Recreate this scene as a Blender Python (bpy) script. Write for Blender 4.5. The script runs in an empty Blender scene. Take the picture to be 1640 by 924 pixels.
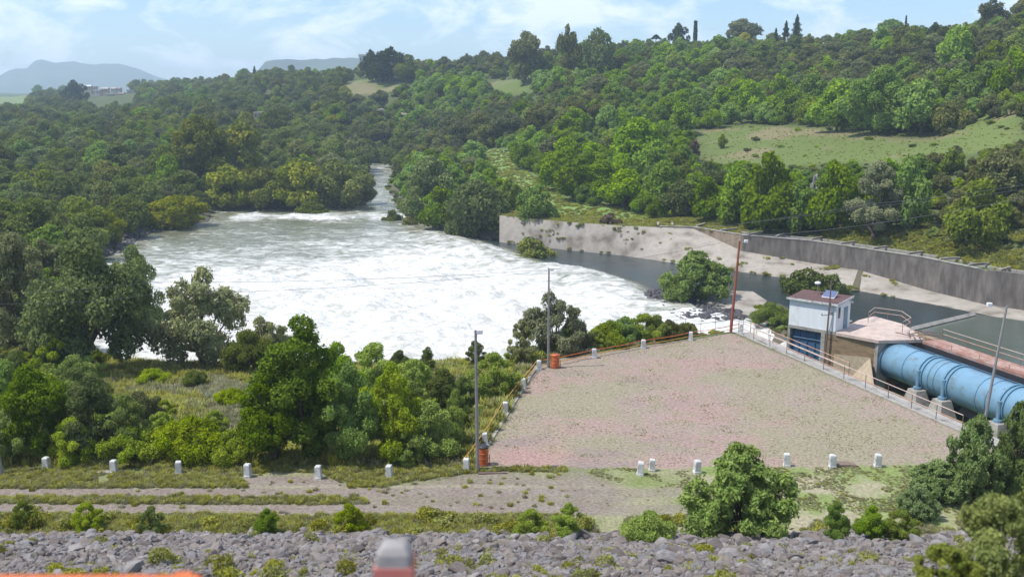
import bpy, math, random
import numpy as np
R = math.radians
rnd = random.Random(7); nr = np.random.RandomState(11)
scene = bpy.context.scene; COL = scene.collection

# ---------------------------------------------------------------- camera, light, exposure
F = 1609.0; HC = 20.5; TH = math.atan((462-150)/F)
cam = bpy.data.cameras.new('camera'); cam.sensor_width = 36; cam.lens = 36*F/1640
cam.clip_start = .2; cam.clip_end = 40000
cam.dof.use_dof = True; cam.dof.focus_distance = 95; cam.dof.aperture_fstop = .85
camo = bpy.data.objects.new('camera', cam); COL.objects.link(camo)
camo.location = (0, 0, HC); camo.rotation_euler = (math.pi/2-TH, 0, 0); scene.camera = camo
SUN_EL, SUN_AZ = R(62), R(-100)          # azimuth from +y, clockwise positive
w = bpy.data.worlds.new('World'); scene.world = w; w.use_nodes = True
nt = w.node_tree; N = nt.nodes; L = nt.links; N.clear()
out = N.new('ShaderNodeOutputWorld'); bg = N.new('ShaderNodeBackground')
sky = N.new('ShaderNodeTexSky'); sky.sky_type = 'NISHITA'; sky.sun_disc = False
sky.sun_elevation = SUN_EL; sky.sun_rotation = SUN_AZ; sky.air_density = 1.0; sky.dust_density = .35; sky.ozone_density = 2.5
tc = N.new('ShaderNodeTexCoord'); mp = N.new('ShaderNodeMapping'); mp.inputs['Scale'].default_value = (5.5, 5.5, 13)
n1 = N.new('ShaderNodeTexNoise'); n1.inputs['Scale'].default_value = 1.7; n1.inputs['Detail'].default_value = 9; n1.inputs['Roughness'].default_value = .58
n1.inputs['Distortion'].default_value = .35
r1 = N.new('ShaderNodeValToRGB'); r1.color_ramp.elements[0].position = .46; r1.color_ramp.elements[1].position = .60
L.new(tc.outputs['Generated'], mp.inputs['Vector']); L.new(mp.outputs['Vector'], n1.inputs['Vector']); L.new(n1.outputs['Fac'], r1.inputs['Fac'])
mul = N.new('ShaderNodeMath'); mul.operation = 'MULTIPLY'; mul.inputs[1].default_value = .8; L.new(r1.outputs['Color'], mul.inputs[0])
mx = N.new('ShaderNodeMixRGB'); L.new(mul.outputs[0], mx.inputs['Fac']); tint = N.new('ShaderNodeMixRGB'); tint.blend_type = 'MULTIPLY'; tint.inputs['Fac'].default_value = 1; tint.inputs['Color2'].default_value = (.84, .95, 1.12, 1)
L.new(sky.outputs['Color'], tint.inputs['Color1']); L.new(tint.outputs['Color'], mx.inputs['Color1'])
mx.inputs['Color2'].default_value = (7.6, 8.2, 9.0, 1)
L.new(mx.outputs['Color'], bg.inputs['Color']); bg.inputs['Strength'].default_value = .145
L.new(bg.outputs[0], out.inputs['Surface'])
sd = bpy.data.lights.new('sun', 'SUN'); sd.energy = 4.6; sd.angle = R(.5); sd.color = (1, .955, .89)
so = bpy.data.objects.new('sun', sd); COL.objects.link(so)
so.rotation_euler = (math.pi/2-SUN_EL, 0, -SUN_AZ+math.pi); so.location = (-50, 50, 90)
# direction to sun = (sin(az)cos(el), cos(az)cos(el), sin(el))
from mathutils import Vector
so.rotation_euler = Vector((math.sin(SUN_AZ)*math.cos(SUN_EL), math.cos(SUN_AZ)*math.cos(SUN_EL), math.sin(SUN_EL))).to_track_quat('Z', 'Y').to_euler()
scene.view_settings.view_transform = 'Standard'; scene.view_settings.look = 'None'
scene.view_settings.exposure = .12; scene.view_settings.gamma = 1
scene.cycles.max_bounces = 6; scene.cycles.transparent_max_bounces = 4; scene.cycles.volume_bounces = 1
scene.cycles.caustics_reflective = False; scene.cycles.caustics_refractive = False

# ---------------------------------------------------------------- view maths (site survey from the photo)
def at(px, py, z):
    u = (px-820)/F; v = (462-py)/F
    f = math.cos(TH)+v*math.sin(TH); q = -math.sin(TH)+v*math.cos(TH); t = (z-HC)/q
    return (u*t, f*t, z)
def xy(px, py, z): return at(px, py, z)[:2]
def proj(x, y, z):
    x, y, z = np.asarray(x, float), np.asarray(y, float), np.asarray(z, float)-HC
    d = y*math.cos(TH)-z*math.sin(TH); v = y*math.sin(TH)+z*math.cos(TH)
    return 820+F*x/d, 462-F*v/d, d
def hsh(i, j, s):
    h = (i.astype(np.int64)*374761393+j.astype(np.int64)*668265263+s*1442695) & 0xffffffff
    h = ((h ^ (h >> 13))*1274126177) & 0xffffffff
    return ((h ^ (h >> 16)) & 0xffff)/65535.0
def vn(x, y, s=0):
    i = np.floor(x); j = np.floor(y); a = x-i; b = y-j; a = a*a*(3-2*a); b = b*b*(3-2*b)
    i = i.astype(np.int64); j = j.astype(np.int64)
    return (hsh(i, j, s)*(1-a)+hsh(i+1, j, s)*a)*(1-b)+(hsh(i, j+1, s)*(1-a)+hsh(i+1, j+1, s)*a)*b
def fbm(x, y, sc, o=4, s=0):
    x = np.asarray(x, float)/sc; y = np.asarray(y, float)/sc; r = 0; a = .5; t = 0
    for k in range(o):
        r = r+a*vn(x, y, s+k*17); t += a; a *= .5; x = x*2.03+5.1; y = y*2.03+3.7
    return r/t
def sstep(a, b, x): t = np.clip((x-a)/(b-a), 0, 1); return t*t*(3-2*t)
def sdist(x, y, poly):          # >0 outside, <0 inside
    x = np.asarray(x, float); y = np.asarray(y, float); d = np.full(x.shape, 1e18); ins = np.zeros(x.shape, bool)
    n = len(poly)
    for i in range(n):
        ax, ay = poly[i][:2]; bx_, by_ = poly[(i+1) % n][:2]; ex, ey = bx_-ax, by_-ay
        t = np.clip(((x-ax)*ex+(y-ay)*ey)/(ex*ex+ey*ey+1e-12), 0, 1)
        d = np.minimum(d, (x-ax-t*ex)**2+(y-ay-t*ey)**2)
        c = (ay > y) != (by_ > y)
        ins ^= c & (x < ex*(y-ay)/(ey if ey else 1e-9)+ax)
    d = np.sqrt(d); return np.where(ins, -d, d)

# ---------------------------------------------------------------- materials
def newmat(name):
    m = bpy.data.materials.new(name); m.use_nodes = True; t = m.node_tree
    b = t.nodes['Principled BSDF']; return m, t, b
def mat(name, col, rough=.7, var=.18, scale=6, bump=.15, metal=0, dirt=None, dscale=1.5, dpos=(.5, .65), stretch=(1, 1, 1), spec=.5):
    m, t, b = newmat(name); n = t.nodes; l = t.links
    tcn = n.new('ShaderNodeTexCoord'); mpn = n.new('ShaderNodeMapping'); mpn.inputs['Scale'].default_value = stretch
    l.new(tcn.outputs['Object'], mpn.inputs['Vector'])
    no = n.new('ShaderNodeTexNoise'); no.inputs['Scale'].default_value = scale; no.inputs['Detail'].default_value = 6
    l.new(mpn.outputs[0], no.inputs['Vector'])
    rp = n.new('ShaderNodeMapRange'); rp.inputs['From Min'].default_value = .3; rp.inputs['From Max'].default_value = .7
    rp.inputs['To Min'].default_value = 1-var; rp.inputs['To Max'].default_value = 1+var; l.new(no.outputs['Fac'], rp.inputs['Value'])
    vm = n.new('ShaderNodeVectorMath'); vm.operation = 'SCALE'; vm.inputs[0].default_value = col; l.new(rp.outputs[0], vm.inputs['Scale'])
    src = vm.outputs[0]
    if dirt:
        nd = n.new('ShaderNodeTexNoise'); nd.inputs['Scale'].default_value = dscale; nd.inputs['Detail'].default_value = 8; nd.inputs['Roughness'].default_value = .65
        l.new(mpn.outputs[0], nd.inputs['Vector'])
        cr = n.new('ShaderNodeValToRGB'); cr.color_ramp.elements[0].position = dpos[0]; cr.color_ramp.elements[1].position = dpos[1]
        l.new(nd.outputs['Fac'], cr.inputs['Fac'])
        mi = n.new('ShaderNodeMixRGB'); l.new(cr.outputs['Color'], mi.inputs['Fac']); l.new(src, mi.inputs['Color1']); mi.inputs['Color2'].default_value = (*dirt, 1)
        src = mi.outputs[0]
    l.new(src, b.inputs['Base Color']); b.inputs['Roughness'].default_value = rough; b.inputs['Metallic'].default_value = metal
    b.inputs['Specular IOR Level'].default_value = spec
    if bump:
        bp = n.new('ShaderNodeBump'); bp.inputs['Strength'].default_value = bump; bp.inputs['Distance'].default_value = .05
        l.new(no.outputs['Fac'], bp.inputs['Height']); l.new(bp.outputs[0], b.inputs['Normal'])
    return m
def leafmat(name, ca, cb, trans=.3):      # leaf colours a..b by leaf, each plant a little its own tone
    m = bpy.data.materials.new(name); m.use_nodes = True; t = m.node_tree; n = t.nodes; l = t.links; n.clear()
    o = n.new('ShaderNodeOutputMaterial'); at_ = n.new('ShaderNodeAttribute'); at_.attribute_name = 'tone'
    mi = n.new('ShaderNodeMixRGB'); mi.inputs['Color1'].default_value = (*ca, 1); mi.inputs['Color2'].default_value = (*cb, 1); l.new(at_.outputs['Fac'], mi.inputs['Fac'])
    oi = n.new('ShaderNodeObjectInfo'); hs = n.new('ShaderNodeHueSaturation')
    mr = n.new('ShaderNodeMapRange'); mr.inputs['To Min'].default_value = .62; mr.inputs['To Max'].default_value = 1.22; l.new(oi.outputs['Random'], mr.inputs['Value'])
    mh = n.new('ShaderNodeMath'); mh.operation = 'MULTIPLY'; mh.inputs[1].default_value = 7.31; l.new(oi.outputs['Random'], mh.inputs[0])
    fr = n.new('ShaderNodeMath'); fr.operation = 'FRACT'; l.new(mh.outputs[0], fr.inputs[0])
    m2 = n.new('ShaderNodeMapRange'); m2.inputs['To Min'].default_value = .486; m2.inputs['To Max'].default_value = .502; l.new(fr.outputs[0], m2.inputs['Value'])
    m3 = n.new('ShaderNodeMapRange'); m3.inputs['To Min'].default_value = 1.18; m3.inputs['To Max'].default_value = .86; l.new(fr.outputs[0], m3.inputs['Value'])
    l.new(mr.outputs[0], hs.inputs['Value']); l.new(m2.outputs[0], hs.inputs['Hue']); l.new(m3.outputs[0], hs.inputs['Saturation']); l.new(mi.outputs[0], hs.inputs['Color'])
    d = n.new('ShaderNodeBsdfDiffuse'); tr = n.new('ShaderNodeBsdfTranslucent'); ms = n.new('ShaderNodeMixShader'); ms.inputs[0].default_value = trans
    l.new(hs.outputs[0], d.inputs['Color']); l.new(hs.outputs[0], tr.inputs['Color']); l.new(d.outputs[0], ms.inputs[1]); l.new(tr.outputs[0], ms.inputs[2])
    l.new(ms.outputs[0], o.inputs['Surface']); return m
M = {}
M['white'] = mat('white_paint', (.62, .63, .62), .7, .1, 9, .15, dirt=(.27, .25, .22), dscale=4, dpos=(.48, .66))
M['housewall'] = mat('white_wall_paint', (.74, .77, .78), .65, .05, 2, .05, dirt=(.45, .43, .38), dscale=1.6, dpos=(.56, .85), stretch=(1, 1, .35))
M['roof'] = mat('red_roof_paint', (.115, .062, .055), .85, .25, 4, .2, dirt=(.07, .04, .035), dscale=2.2)
M['concrete'] = mat('grey_concrete', (.34, .32, .285), .85, .14, 3, .25, dirt=(.16, .14, .115), dscale=.9, dpos=(.5, .72))
M['apron'] = mat('pale_apron_concrete', (.33, .295, .25), .9, .16, 1.2, .3, dirt=(.15, .125, .095), dscale=.3, dpos=(.5, .66))
M['darkwall'] = mat('stained_concrete', (.17, .15, .13), .9, .3, 1.4, .3, dirt=(.075, .068, .06), dscale=.8, dpos=(.4, .7), stretch=(1, 1, .3))
M['brownwall'] = mat('rust_stained_concrete', (.25, .175, .10), .9, .2, 2.5, .3, dirt=(.13, .085, .05), dscale=1.2, stretch=(.5, .5, 2.5))
M['deck'] = mat('worn_pink_deck', (.44, .35, .305), .85, .15, 3, .1, dirt=(.55, .44, .37), dscale=1.3, dpos=(.42, .62))
M['rustdeck'] = mat('rusty_walkway', (.30, .15, .11), .8, .25, 3, .2, dirt=(.42, .3, .25), dscale=1.2, dpos=(.45, .65), stretch=(1, .6, 1))
M['pipe'] = mat('blue_pipe_paint', (.165, .30, .41), .38, .08, 1.2, .03, dirt=(.15, .17, .16), dscale=1.6, dpos=(.54, .72))
M['pipedark'] = mat('dark_blue_band', (.06, .13, .20), .5, .1, 4, .05)
M['gate'] = mat('blue_gate_paint', (.035, .10, .19), .55, .2, 2, .05, dirt=(.09, .17, .26), dscale=2.4, dpos=(.55, .7), stretch=(1, 1, .4))
M['orange'] = mat('orange_paint', (.55, .13, .03), .55, .15, 6, .05, dirt=(.22, .06, .03), dscale=5)
M['rail'] = mat('faded_orange_rail', (.50, .24, .14), .6, .15, 3, .05, dirt=(.5, .42, .36), dscale=1.2, dpos=(.45, .6))
M['railtop'] = mat('faded_pink_rail', (.55, .42, .36), .6, .12, 3, .05)
M['yellow'] = mat('yellow_rail', (.55, .33, .06), .6, .15, 3, .05, dirt=(.45, .16, .05), dscale=1)
M['redpost'] = mat('rust_red_mast', (.28, .085, .045), .65, .15, 5, .05)
M['steel'] = mat('galvanised_steel', (.30, .29, .29), .5, .12, 6, .05, metal=.3)
M['rustpost'] = mat('brown_steel', (.17, .12, .10), .7, .2, 6, .05)
M['lampwhite'] = mat('lamp_white', (.75, .76, .78), .4, .03, 6, 0)
M['panel'] = mat('solar_glass', (.12, .15, .26), .18, .08, 8, 0)
M['black'] = mat('black_rubber', (.025, .025, .028), .6, .1, 6, 0)
M['wire'] = mat('cable', (.10, .10, .105), .5, .1, 6, 0)
M['bark'] = mat('bark', (.10, .075, .055), .95, .3, 12, .4, stretch=(1, 1, .3))
M['rock'] = mat('grey_rock', (.215, .206, .198), .9, .3, 2.2, .5, dirt=(.13, .115, .11), dscale=1.3, dpos=(.5, .7))
for _m in (M['rock'],):
    _t = _m.node_tree; _b = _t.nodes['Principled BSDF']; _src = _b.inputs['Base Color'].links[0].from_socket; _oi = _t.nodes.new('ShaderNodeObjectInfo'); _cr = _t.nodes.new('ShaderNodeValToRGB')
    _cr.color_ramp.elements[0].color = (.50, .44, .42, 1); _cr.color_ramp.elements[1].color = (1.25, 1.2, 1.17, 1); _e = _cr.color_ramp.elements.new(.5); _e.color = (1.0, .88, .80, 1); _e = _cr.color_ramp.elements.new(.75); _e.color = (.8, .8, .86, 1)
    _mx = _t.nodes.new('ShaderNodeMixRGB'); _mx.blend_type = 'MULTIPLY'; _mx.inputs['Fac'].default_value = 1; _t.links.new(_oi.outputs['Random'], _cr.inputs['Fac']); _t.links.new(_src, _mx.inputs['Color1']); _t.links.new(_cr.outputs['Color'], _mx.inputs['Color2']); _t.links.new(_mx.outputs['Color'], _b.inputs['Base Color'])
M['darkrock'] = mat('dark_wet_rock', (.06, .056, .058), .6, .4, 2, .5)
M['redrock'] = mat('brick_red', (.55, .17, .14), .8, .1, 5, .1)
M['town'] = mat('town_wall', (.42, .36, .32), .9, .1, 3, 0)
M['townroof'] = mat('town_roof', (.3, .2, .16), .9, .1, 3, 0)
M['beige'] = mat('beige_plaster', (.42, .34, .24), .9, .15, 3, .2)
M['glass'] = mat('dark_window_glass', (.03, .05, .07), .15, .1, 3, 0)
M['mount'] = mat('mountain_slope', (.075, .10, .07), .95, .3, .0015, 0)
M['soilbank'] = mat('pale_outcrop', (.24, .225, .20), .95, .3, .8, .5, dirt=(.16, .14, .1), dscale=.7)
LM = {
 'A': leafmat('olive_leaves', (0.119, 0.170, 0.039), (0.239, 0.289, 0.071)),
 'B': leafmat('bright_green_leaves', (0.128, 0.226, 0.023), (0.298, 0.445, 0.050)),
 'C': leafmat('grey_green_leaves', (0.243, 0.280, 0.119), (0.437, 0.452, 0.218)),
 'D': leafmat('dull_scrub_leaves', (0.133, 0.156, 0.052), (0.247, 0.260, 0.089)),
 'E': leafmat('fresh_shrub_leaves', (0.196, 0.294, 0.037), (0.392, 0.482, 0.079)),
 'Y': leafmat('yellow_leaves', (0.450, 0.462, 0.030), (0.620, 0.605, 0.070)),
 'K': leafmat('dark_conifer_leaves', (0.053, 0.083, 0.032), (0.099, 0.134, 0.050)),
 'G': leafmat('gold_olive_leaves', (0.136, 0.178, 0.029), (0.324, 0.342, 0.056)),
 'N': leafmat('near_bush_leaves', (.14, .19, .045), (.33, .36, .09)),
 'Z': leafmat('dry_purple_twigs', (0.172, 0.128, 0.085), (0.251, 0.205, 0.129)),
 'R': leafmat('pale_grey_green_leaves', (0.175, 0.27, 0.09), (0.34, 0.44, 0.17)),
 'W': leafmat('weed_leaves', (0.222, 0.256, 0.052), (0.409, 0.407, 0.104)),
 'grass': leafmat('verge_grass', (0.278, 0.317, 0.073), (0.470, 0.452, 0.132), .35),
 'dry': leafmat('dry_grass', (0.291, 0.302, 0.154), (0.414, 0.403, 0.242), .35),
}

# ---------------------------------------------------------------- mesh helper
class MB:
    def __init__(s): s.v = []; s.f = []
    def add(s, vs, fs):
        o = len(s.v); s.v += [tuple(map(float, p)) for p in vs]; s.f += [tuple(i+o for i in f) for f in fs]; return s
    def box(s, o, e1, e2, a, b, z):      # oriented box in a plan frame
        p = lambda A, B, Z: (o[0]+e1[0]*A+e2[0]*B, o[1]+e1[1]*A+e2[1]*B, Z)
        vs = [p(A, B, Z) for Z in z for (A, B) in ((a[0], b[0]), (a[1], b[0]), (a[1], b[1]), (a[0], b[1]))]
        return s.add(vs, [(3, 2, 1, 0), (4, 5, 6, 7), (0, 1, 5, 4), (1, 2, 6, 5), (2, 3, 7, 6), (3, 0, 4, 7)])
    def cube(s, x, y, z): return s.box((0, 0), (1, 0), (0, 1), x, y, z)
    def prism(s, poly, z0, z1):
        n = len(poly); z0 = z0 if hasattr(z0, '__len__') else [z0]*n; z1 = z1 if hasattr(z1, '__len__') else [z1]*n
        vs = [(p[0], p[1], z) for p, z in zip(poly, z0)]+[(p[0], p[1], z) for p, z in zip(poly, z1)]
        return s.add(vs, [tuple(range(n))[::-1], tuple(range(n, 2*n))]+[(i, (i+1) % n, n+(i+1) % n, n+i) for i in range(n)])
    def tube(s, pts, rad, n=8, cap=True):
        pts = [Vector(p) for p in pts]; k = len(pts); rad = rad if hasattr(rad, '__len__') else [rad]*k
        vs = []; up = None
        for i, p in enumerate(pts):
            d = (pts[min(i+1, k-1)]-pts[max(i-1, 0)]).normalized()
            if up is None: up = Vector((0, 0, 1)) if abs(d.z) < .9 else Vector((1, 0, 0))
            a = d.cross(up).normalized(); b = d.cross(a).normalized(); up = -b if False else up
            for j in range(n):
                t = 2*math.pi*j/n; vs.append(p+(a*math.cos(t)+b*math.sin(t))*rad[i])
        fs = [(i*n+j, i*n+(j+1) % n, (i+1)*n+(j+1) % n, (i+1)*n+j) for i in range(k-1) for j in range(n)]
        if cap: fs += [tuple(range(n))[::-1], tuple(range((k-1)*n, k*n))]
        return s.add(vs, fs)
    def lathe(s, prof, c=(0, 0, 0), n=20):
        return s.tube([(c[0], c[1], c[2]+z+i*1e-5) for i, (r, z) in enumerate(prof)], [r for r, z in prof], n)
    def build(s, name, m, parent=None, smooth=False, bevel=0, loc=None):
        me = bpy.data.meshes.new(name); me.from_pydata(s.v, [], s.f); me.validate()
        me.materials.append(m)
        if smooth: me.polygons.foreach_set('use_smooth', [True]*len(me.polygons))
        o = bpy.data.objects.new(name, me); COL.objects.link(o)
        if parent: o.parent = parent
        if loc: o.location = loc
        if smooth and smooth != 'all': o.data.shade_smooth() if False else None
        if bevel:
            b = o.modifiers.new('bevel', 'BEVEL'); b.width = bevel; b.segments = 2; b.limit_method = 'ANGLE'
        return o
def tag(o, label=None, cat=None, group=None, kind=None):
    if label: o['label'] = label
    if cat: o['category'] = cat
    if group: o['group'] = group
    if kind: o['kind'] = kind
    return o
def empty(name, loc=(0, 0, 0), rz=0):
    o = bpy.data.objects.new(name, None); COL.objects.link(o); o.location = loc; o.rotation_euler = (0, 0, rz); o.empty_display_size = .3; return o
def npmesh(name, v, quads, m, attrs={}, smooth=False):
    me = bpy.data.meshes.new(name); v = np.asarray(v, np.float32); quads = np.asarray(quads, np.int32); k = quads.shape[1]
    me.vertices.add(len(v)); me.vertices.foreach_set('co', v.ravel())
    me.loops.add(quads.size); me.loops.foreach_set('vertex_index', quads.ravel())
    me.polygons.add(len(quads)); me.polygons.foreach_set('loop_start', np.arange(0, quads.size, k, dtype=np.int32))
    me.polygons.foreach_set('loop_total', np.full(len(quads), k, np.int32))
    me.polygons.foreach_set('use_smooth', np.full(len(quads), smooth, bool))
    for an, (ty, arr) in attrs.items():
        a = me.attributes.new(an, ty, 'POINT'); a.data.foreach_set('color' if ty == 'FLOAT_COLOR' else 'value', np.asarray(arr, np.float32).ravel())
    me.update(calc_edges=True); me.materials.append(m); return me

# ---------------------------------------------------------------- terrain
TERR = [(-300, 40), (-300, 53.2), (-2.3, 53.2), (2.1, 76), (19.2, 85.6), (20.1, 85.2), (27.9, 59.4), (31.4, 48), (300, 44.5), (300, 30)]
WST = [(800, 345, 345, 388), (900, 355, 355, 400), (1000, 362, 362, 410), (1110, 364, 366, 426), (1190, 377, 402, 436), (1300, 386, 421, 452),
       (1380, 398, 433, 467), (1480, 413, 462, 486), (1582, 434, 497, 506), (1640, 441, 508, 518), (1800, 470, 545, 556), (2000, 505, 590, 600)]
WALLTOP = [xy(a, b, -3) for a, b, c, d in WST]; WALLWAT = [xy(a, d, -8) for a, b, c, d in WST]
P8 = lambda L_: [xy(a, b, -8) for a, b in L_]
AX = (.298, -.954); PX = (.954, .298); S0 = (34.6, 88.4)
def pp(s, q): return (S0[0]+AX[0]*s+PX[0]*q, S0[1]+AX[1]*s+PX[1]*q)
WATER = P8([(618, 258), (590, 262), (592, 285), (603, 303), (600, 322), (560, 334), (470, 336), (350, 337), (336, 356), (255, 368), (205, 392), (150, 430), (120, 500), (150, 592),
            (400, 593), (640, 598), (760, 598), (900, 592), (1060, 570), (1160, 584)])+[(26.2, 95.2), (27.4, 97.5)]+P8([(1215, 524), (1190, 527), (1090, 524), (1034, 507), (1010, 482), (1050, 468),
            (1110, 479), (1210, 487), (1262, 491)])+[(32.5, 100), pp(-9, 5.2), pp(2, 5.2), pp(30, 5.2), (75, 55)]+WALLWAT[::-1]+P8([(735, 378), (690, 366), (650, 352), (632, 330), (618, 305), (626, 285), (622, 262)])
SPIT = P8([(1000, 470), (1060, 452), (1240, 476), (1262, 498), (1230, 527), (1085, 530), (1020, 512)])
YARD = [(20, 86), (27.7, 59.4), (31, 48), (50, 46), pp(30, 5), pp(0, 5), pp(-8, 5), (28, 100), (24, 93)]
COLS = {
 -300: [(0, 0), (53, 0), (62, -2), (85, -5), (110, -6.5), (300, -5), (600, 0), (1300, 12), (2500, 17), (9000, 16)],
 0: [(0, 0), (53, 0), (62, -1.6), (85, -5), (105, -6.5), (150, -6), (300, -5), (500, 0), (800, 6), (1200, 12), (1600, 15), (2500, 19), (9000, 19)],
 130: [(0, 0), (53, 0), (62, -1.6), (85, -5), (105, -6.5), (190, -6.5), (300, -5), (500, 1), (750, 8), (1000, 13.5), (1300, 17), (2000, 18), (9000, 18)],
 300: [(0, 0), (53, 0), (62, -1.8), (85, -5), (104, -7), (260, -6.5), (320, -4), (450, 3), (700, 14), (950, 26), (1100, 26), (1500, 19), (2500, 18), (9000, 18)],
 450: [(0, 0), (53, 0), (62, -1.8), (85, -5), (104, -7), (280, -6.5), (340, -3), (450, 6), (620, 21), (760, 29), (900, 30), (1300, 20), (2500, 18), (9000, 18)],
 600: [(0, 0), (53, 0), (62, -1.5), (85, -4.5), (104, -7), (360, -6.5), (430, -1), (520, 13), (620, 28), (700, 33), (850, 32), (1300, 20), (2500, 18), (9000, 18)],
 760: [(0, 0), (53, 0), (62, -1.5), (85, -4), (104, -7), (190, -6), (230, -3.5), (300, -1.5), (420, 4), (520, 20), (600, 33), (680, 36), (850, 34), (1300, 20), (9000, 18)],
 900: [(0, 0), (53, 0), (70, -3), (90, -5), (104, -7), (180, -4), (230, -1.5), (280, 2), (350, 12), (450, 27), (540, 38), (620, 40), (800, 36), (1300, 20), (9000, 18)],
 1050: [(0, 0), (53, 0), (80, -4), (104, -7), (165, -4), (190, -3), (230, 0), (280, 6), (370, 18), (450, 31), (540, 43), (620, 45), (800, 38), (1300, 22), (9000, 18)],
 1200: [(0, 0), (53, 0), (85, -5), (104, -7), (165, -3.5), (178, -3), (200, .5), (228, 4.2), (245, 5.5), (300, 11), (380, 21), (480, 37), (560, 46), (640, 47), (800, 40), (1300, 22), (9000, 18)],
 1350: [(0, 0), (53, 0), (80, -6), (140, -4), (152, -3.2), (175, -1), (205, 5.5), (225, 7), (285, 12), (350, 21), (430, 37), (520, 47), (600, 48), (800, 40), (1300, 22), (9000, 18)],
 1500: [(0, 0), (53, 0), (78, -6), (128, -4), (140, -3), (160, 0), (190, 7.5), (225, 10), (262, 14), (330, 28), (400, 42), (470, 47), (600, 47), (1300, 22), (9000, 18)],
 1640: [(0, 0), (53, 0), (78, -6), (118, -4), (128, -3), (148, 2), (180, 10), (220, 17), (270, 26), (340, 40), (400, 46), (500, 48), (700, 44), (1300, 22), (9000, 18)],
 2000: [(0, 0), (53, 0), (70, -6), (90, -4), (105, -2.5), (130, 4), (170, 14), (240, 28), (330, 44), (420, 52), (600, 52), (1300, 26), (9000, 18)],
}
CK = sorted(COLS)
def height(x, y, fine=True):
    x = np.asarray(x, float); y = np.asarray(y, float); ys = np.maximum(y, .5)
    u = np.clip(820+F*x/ys, CK[0], CK[-1]); tab = np.array([np.interp(ys, [a for a, b in COLS[k]], [b for a, b in COLS[k]]) for k in CK])
    j = np.clip(np.searchsorted(CK, u, side='right')-1, 0, len(CK)-2); ck = np.array(CK, float)
    t = (u-ck[j])/(ck[j+1]-ck[j]); z = np.take_along_axis(tab, j[None], 0)[0]*(1-t)+np.take_along_axis(tab, j[None]+1, 0)[0]*t
    amp = np.interp(ys, [56, 90, 250, 500, 1500], [0, .5, 3, 8, 10])
    z = z+(fbm(x, y, 55, 4, 3)-.5)*amp
    z = np.where(sdist(x, y, YARD) < 0, -6.0, z)
    dt = sdist(x, y, TERR)
    wid = np.where(x > 20, np.where(y < 86, .6, 5), np.where(x < -2.2, 4, 7)); k = sstep(0, 1, dt/wid)
    z = np.where(dt <= 0, 0, z*k)
    far = ys > 140
    dw = sdist(x, y, WATER)
    wob = (fbm(x, y, 4, 3, 9)-.5)*3
    z = np.where(dt > 0, np.minimum(z, np.maximum(-10.5, -8.25+(dw+wob*(dw > 0))*.42+np.maximum(dw-3, 0)*1.2)), z)
    z = np.where((dt > 4) & (dw > 1), np.maximum(z, np.minimum(-7.6, -8.2+dw*.35)), z)
    z = np.where((sdist(x, y, SPIT) < 0) & (dt > 3), np.minimum(z, -7.35), z)
    # keep ground below the canal apron and flush behind its top
    strip = list(WALLTOP)+list(WALLWAT[::-1]); ds = sdist(x, y, strip)
    back = np.minimum(2.3, 9)
    z = np.where(ds < 2.3, -9.6, np.where((ds < 9) & (dw > 0) & (dt > 3) & (y > 90), np.minimum(z, -3.35+.0*ds+np.maximum(ds-5, 0)*.5), z))
    sl = np.interp(y, [-50, 5.5, 7.5, 20, 44.3], [16.4, 16.4, 16.2, 9.95, 0])
    z = np.where(y < 44.3, sl+(fbm(x, y, 1.4, 3, 5)-.5)*.35*sstep(44.3, 42, y)*sstep(6, 9, y), z)
    if fine: z = z+(fbm(x, y, .8, 3, 21)-.5)*.07*(y > 44.3)*(y < 140)
    return z
def ghit(px, py, dmax=1500):
    u = (px-820)/F; v = (462-py)/F; f = math.cos(TH)+v*math.sin(TH); q = -math.sin(TH)+v*math.cos(TH)
    t = np.geomspace(42, dmax, 2500); x, y, z = u*t, f*t, HC+q*t; b = np.nonzero(z < height(x, y, False))[0]
    i = b[0] if len(b) else len(t)-1
    return float(x[i]), float(y[i]), float(height(x[i:i+1], y[i:i+1], False)[0])

# grid: fine inside the view, coarse around
ths = np.concatenate([np.linspace(R(-80), R(-33), 40, endpoint=False), np.linspace(R(-33), R(33), 470), np.linspace(R(33), R(80), 41)[1:]])
rr = np.concatenate([np.linspace(.1, 20, 40, endpoint=False), np.geomspace(20, 44, 90, endpoint=False), np.geomspace(44, 56, 75, endpoint=False), np.geomspace(56, 115, 170, endpoint=False), np.geomspace(115, 800, 210, endpoint=False), np.geomspace(800, 5700, 45)])
TT, RRR = np.meshgrid(ths, rr); gx = (np.tan(np.clip(TT, R(-80), R(80)))*RRR); gy = RRR.copy()-0.05
gx = np.sin(TT)/np.maximum(np.cos(TT), .17)*RRR
gz = height(gx, gy); H_, W_ = gx.shape
px_, py_, dd_ = proj(gx, gy, gz)
def pin(poly, x=px_, y=py_): return sdist(x, y, poly)
A3 = lambda *c: np.array(c, float)
def mixc(c, d, k): return c*(1-k[..., None])+d*k[..., None]
n_big = fbm(gx, gy, 22, 4, 31); n_mid = fbm(gx, gy, 3.2, 4, 41); n_sm = fbm(gx, gy, .7, 3, 51)
colr = mixc(A3(.075, .11, .035)*np.ones(gx.shape+(3,)), A3(.12, .135, .055), n_mid)
mead = sstep(0, 8, -sdist(gx, gy, [ghit(a, b)[:2] for a, b in ((90, 610), (240, 580), (440, 592), (420, 690), (330, 735), (150, 700))]))
colr = mixc(colr, mixc(A3(.20, .175, .115)*np.ones(colr.shape), A3(.15, .18, .07), sstep(.35, .65, n_mid)), np.maximum(mead, 0)*sstep(.2, .6, n_sm+.2))
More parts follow.
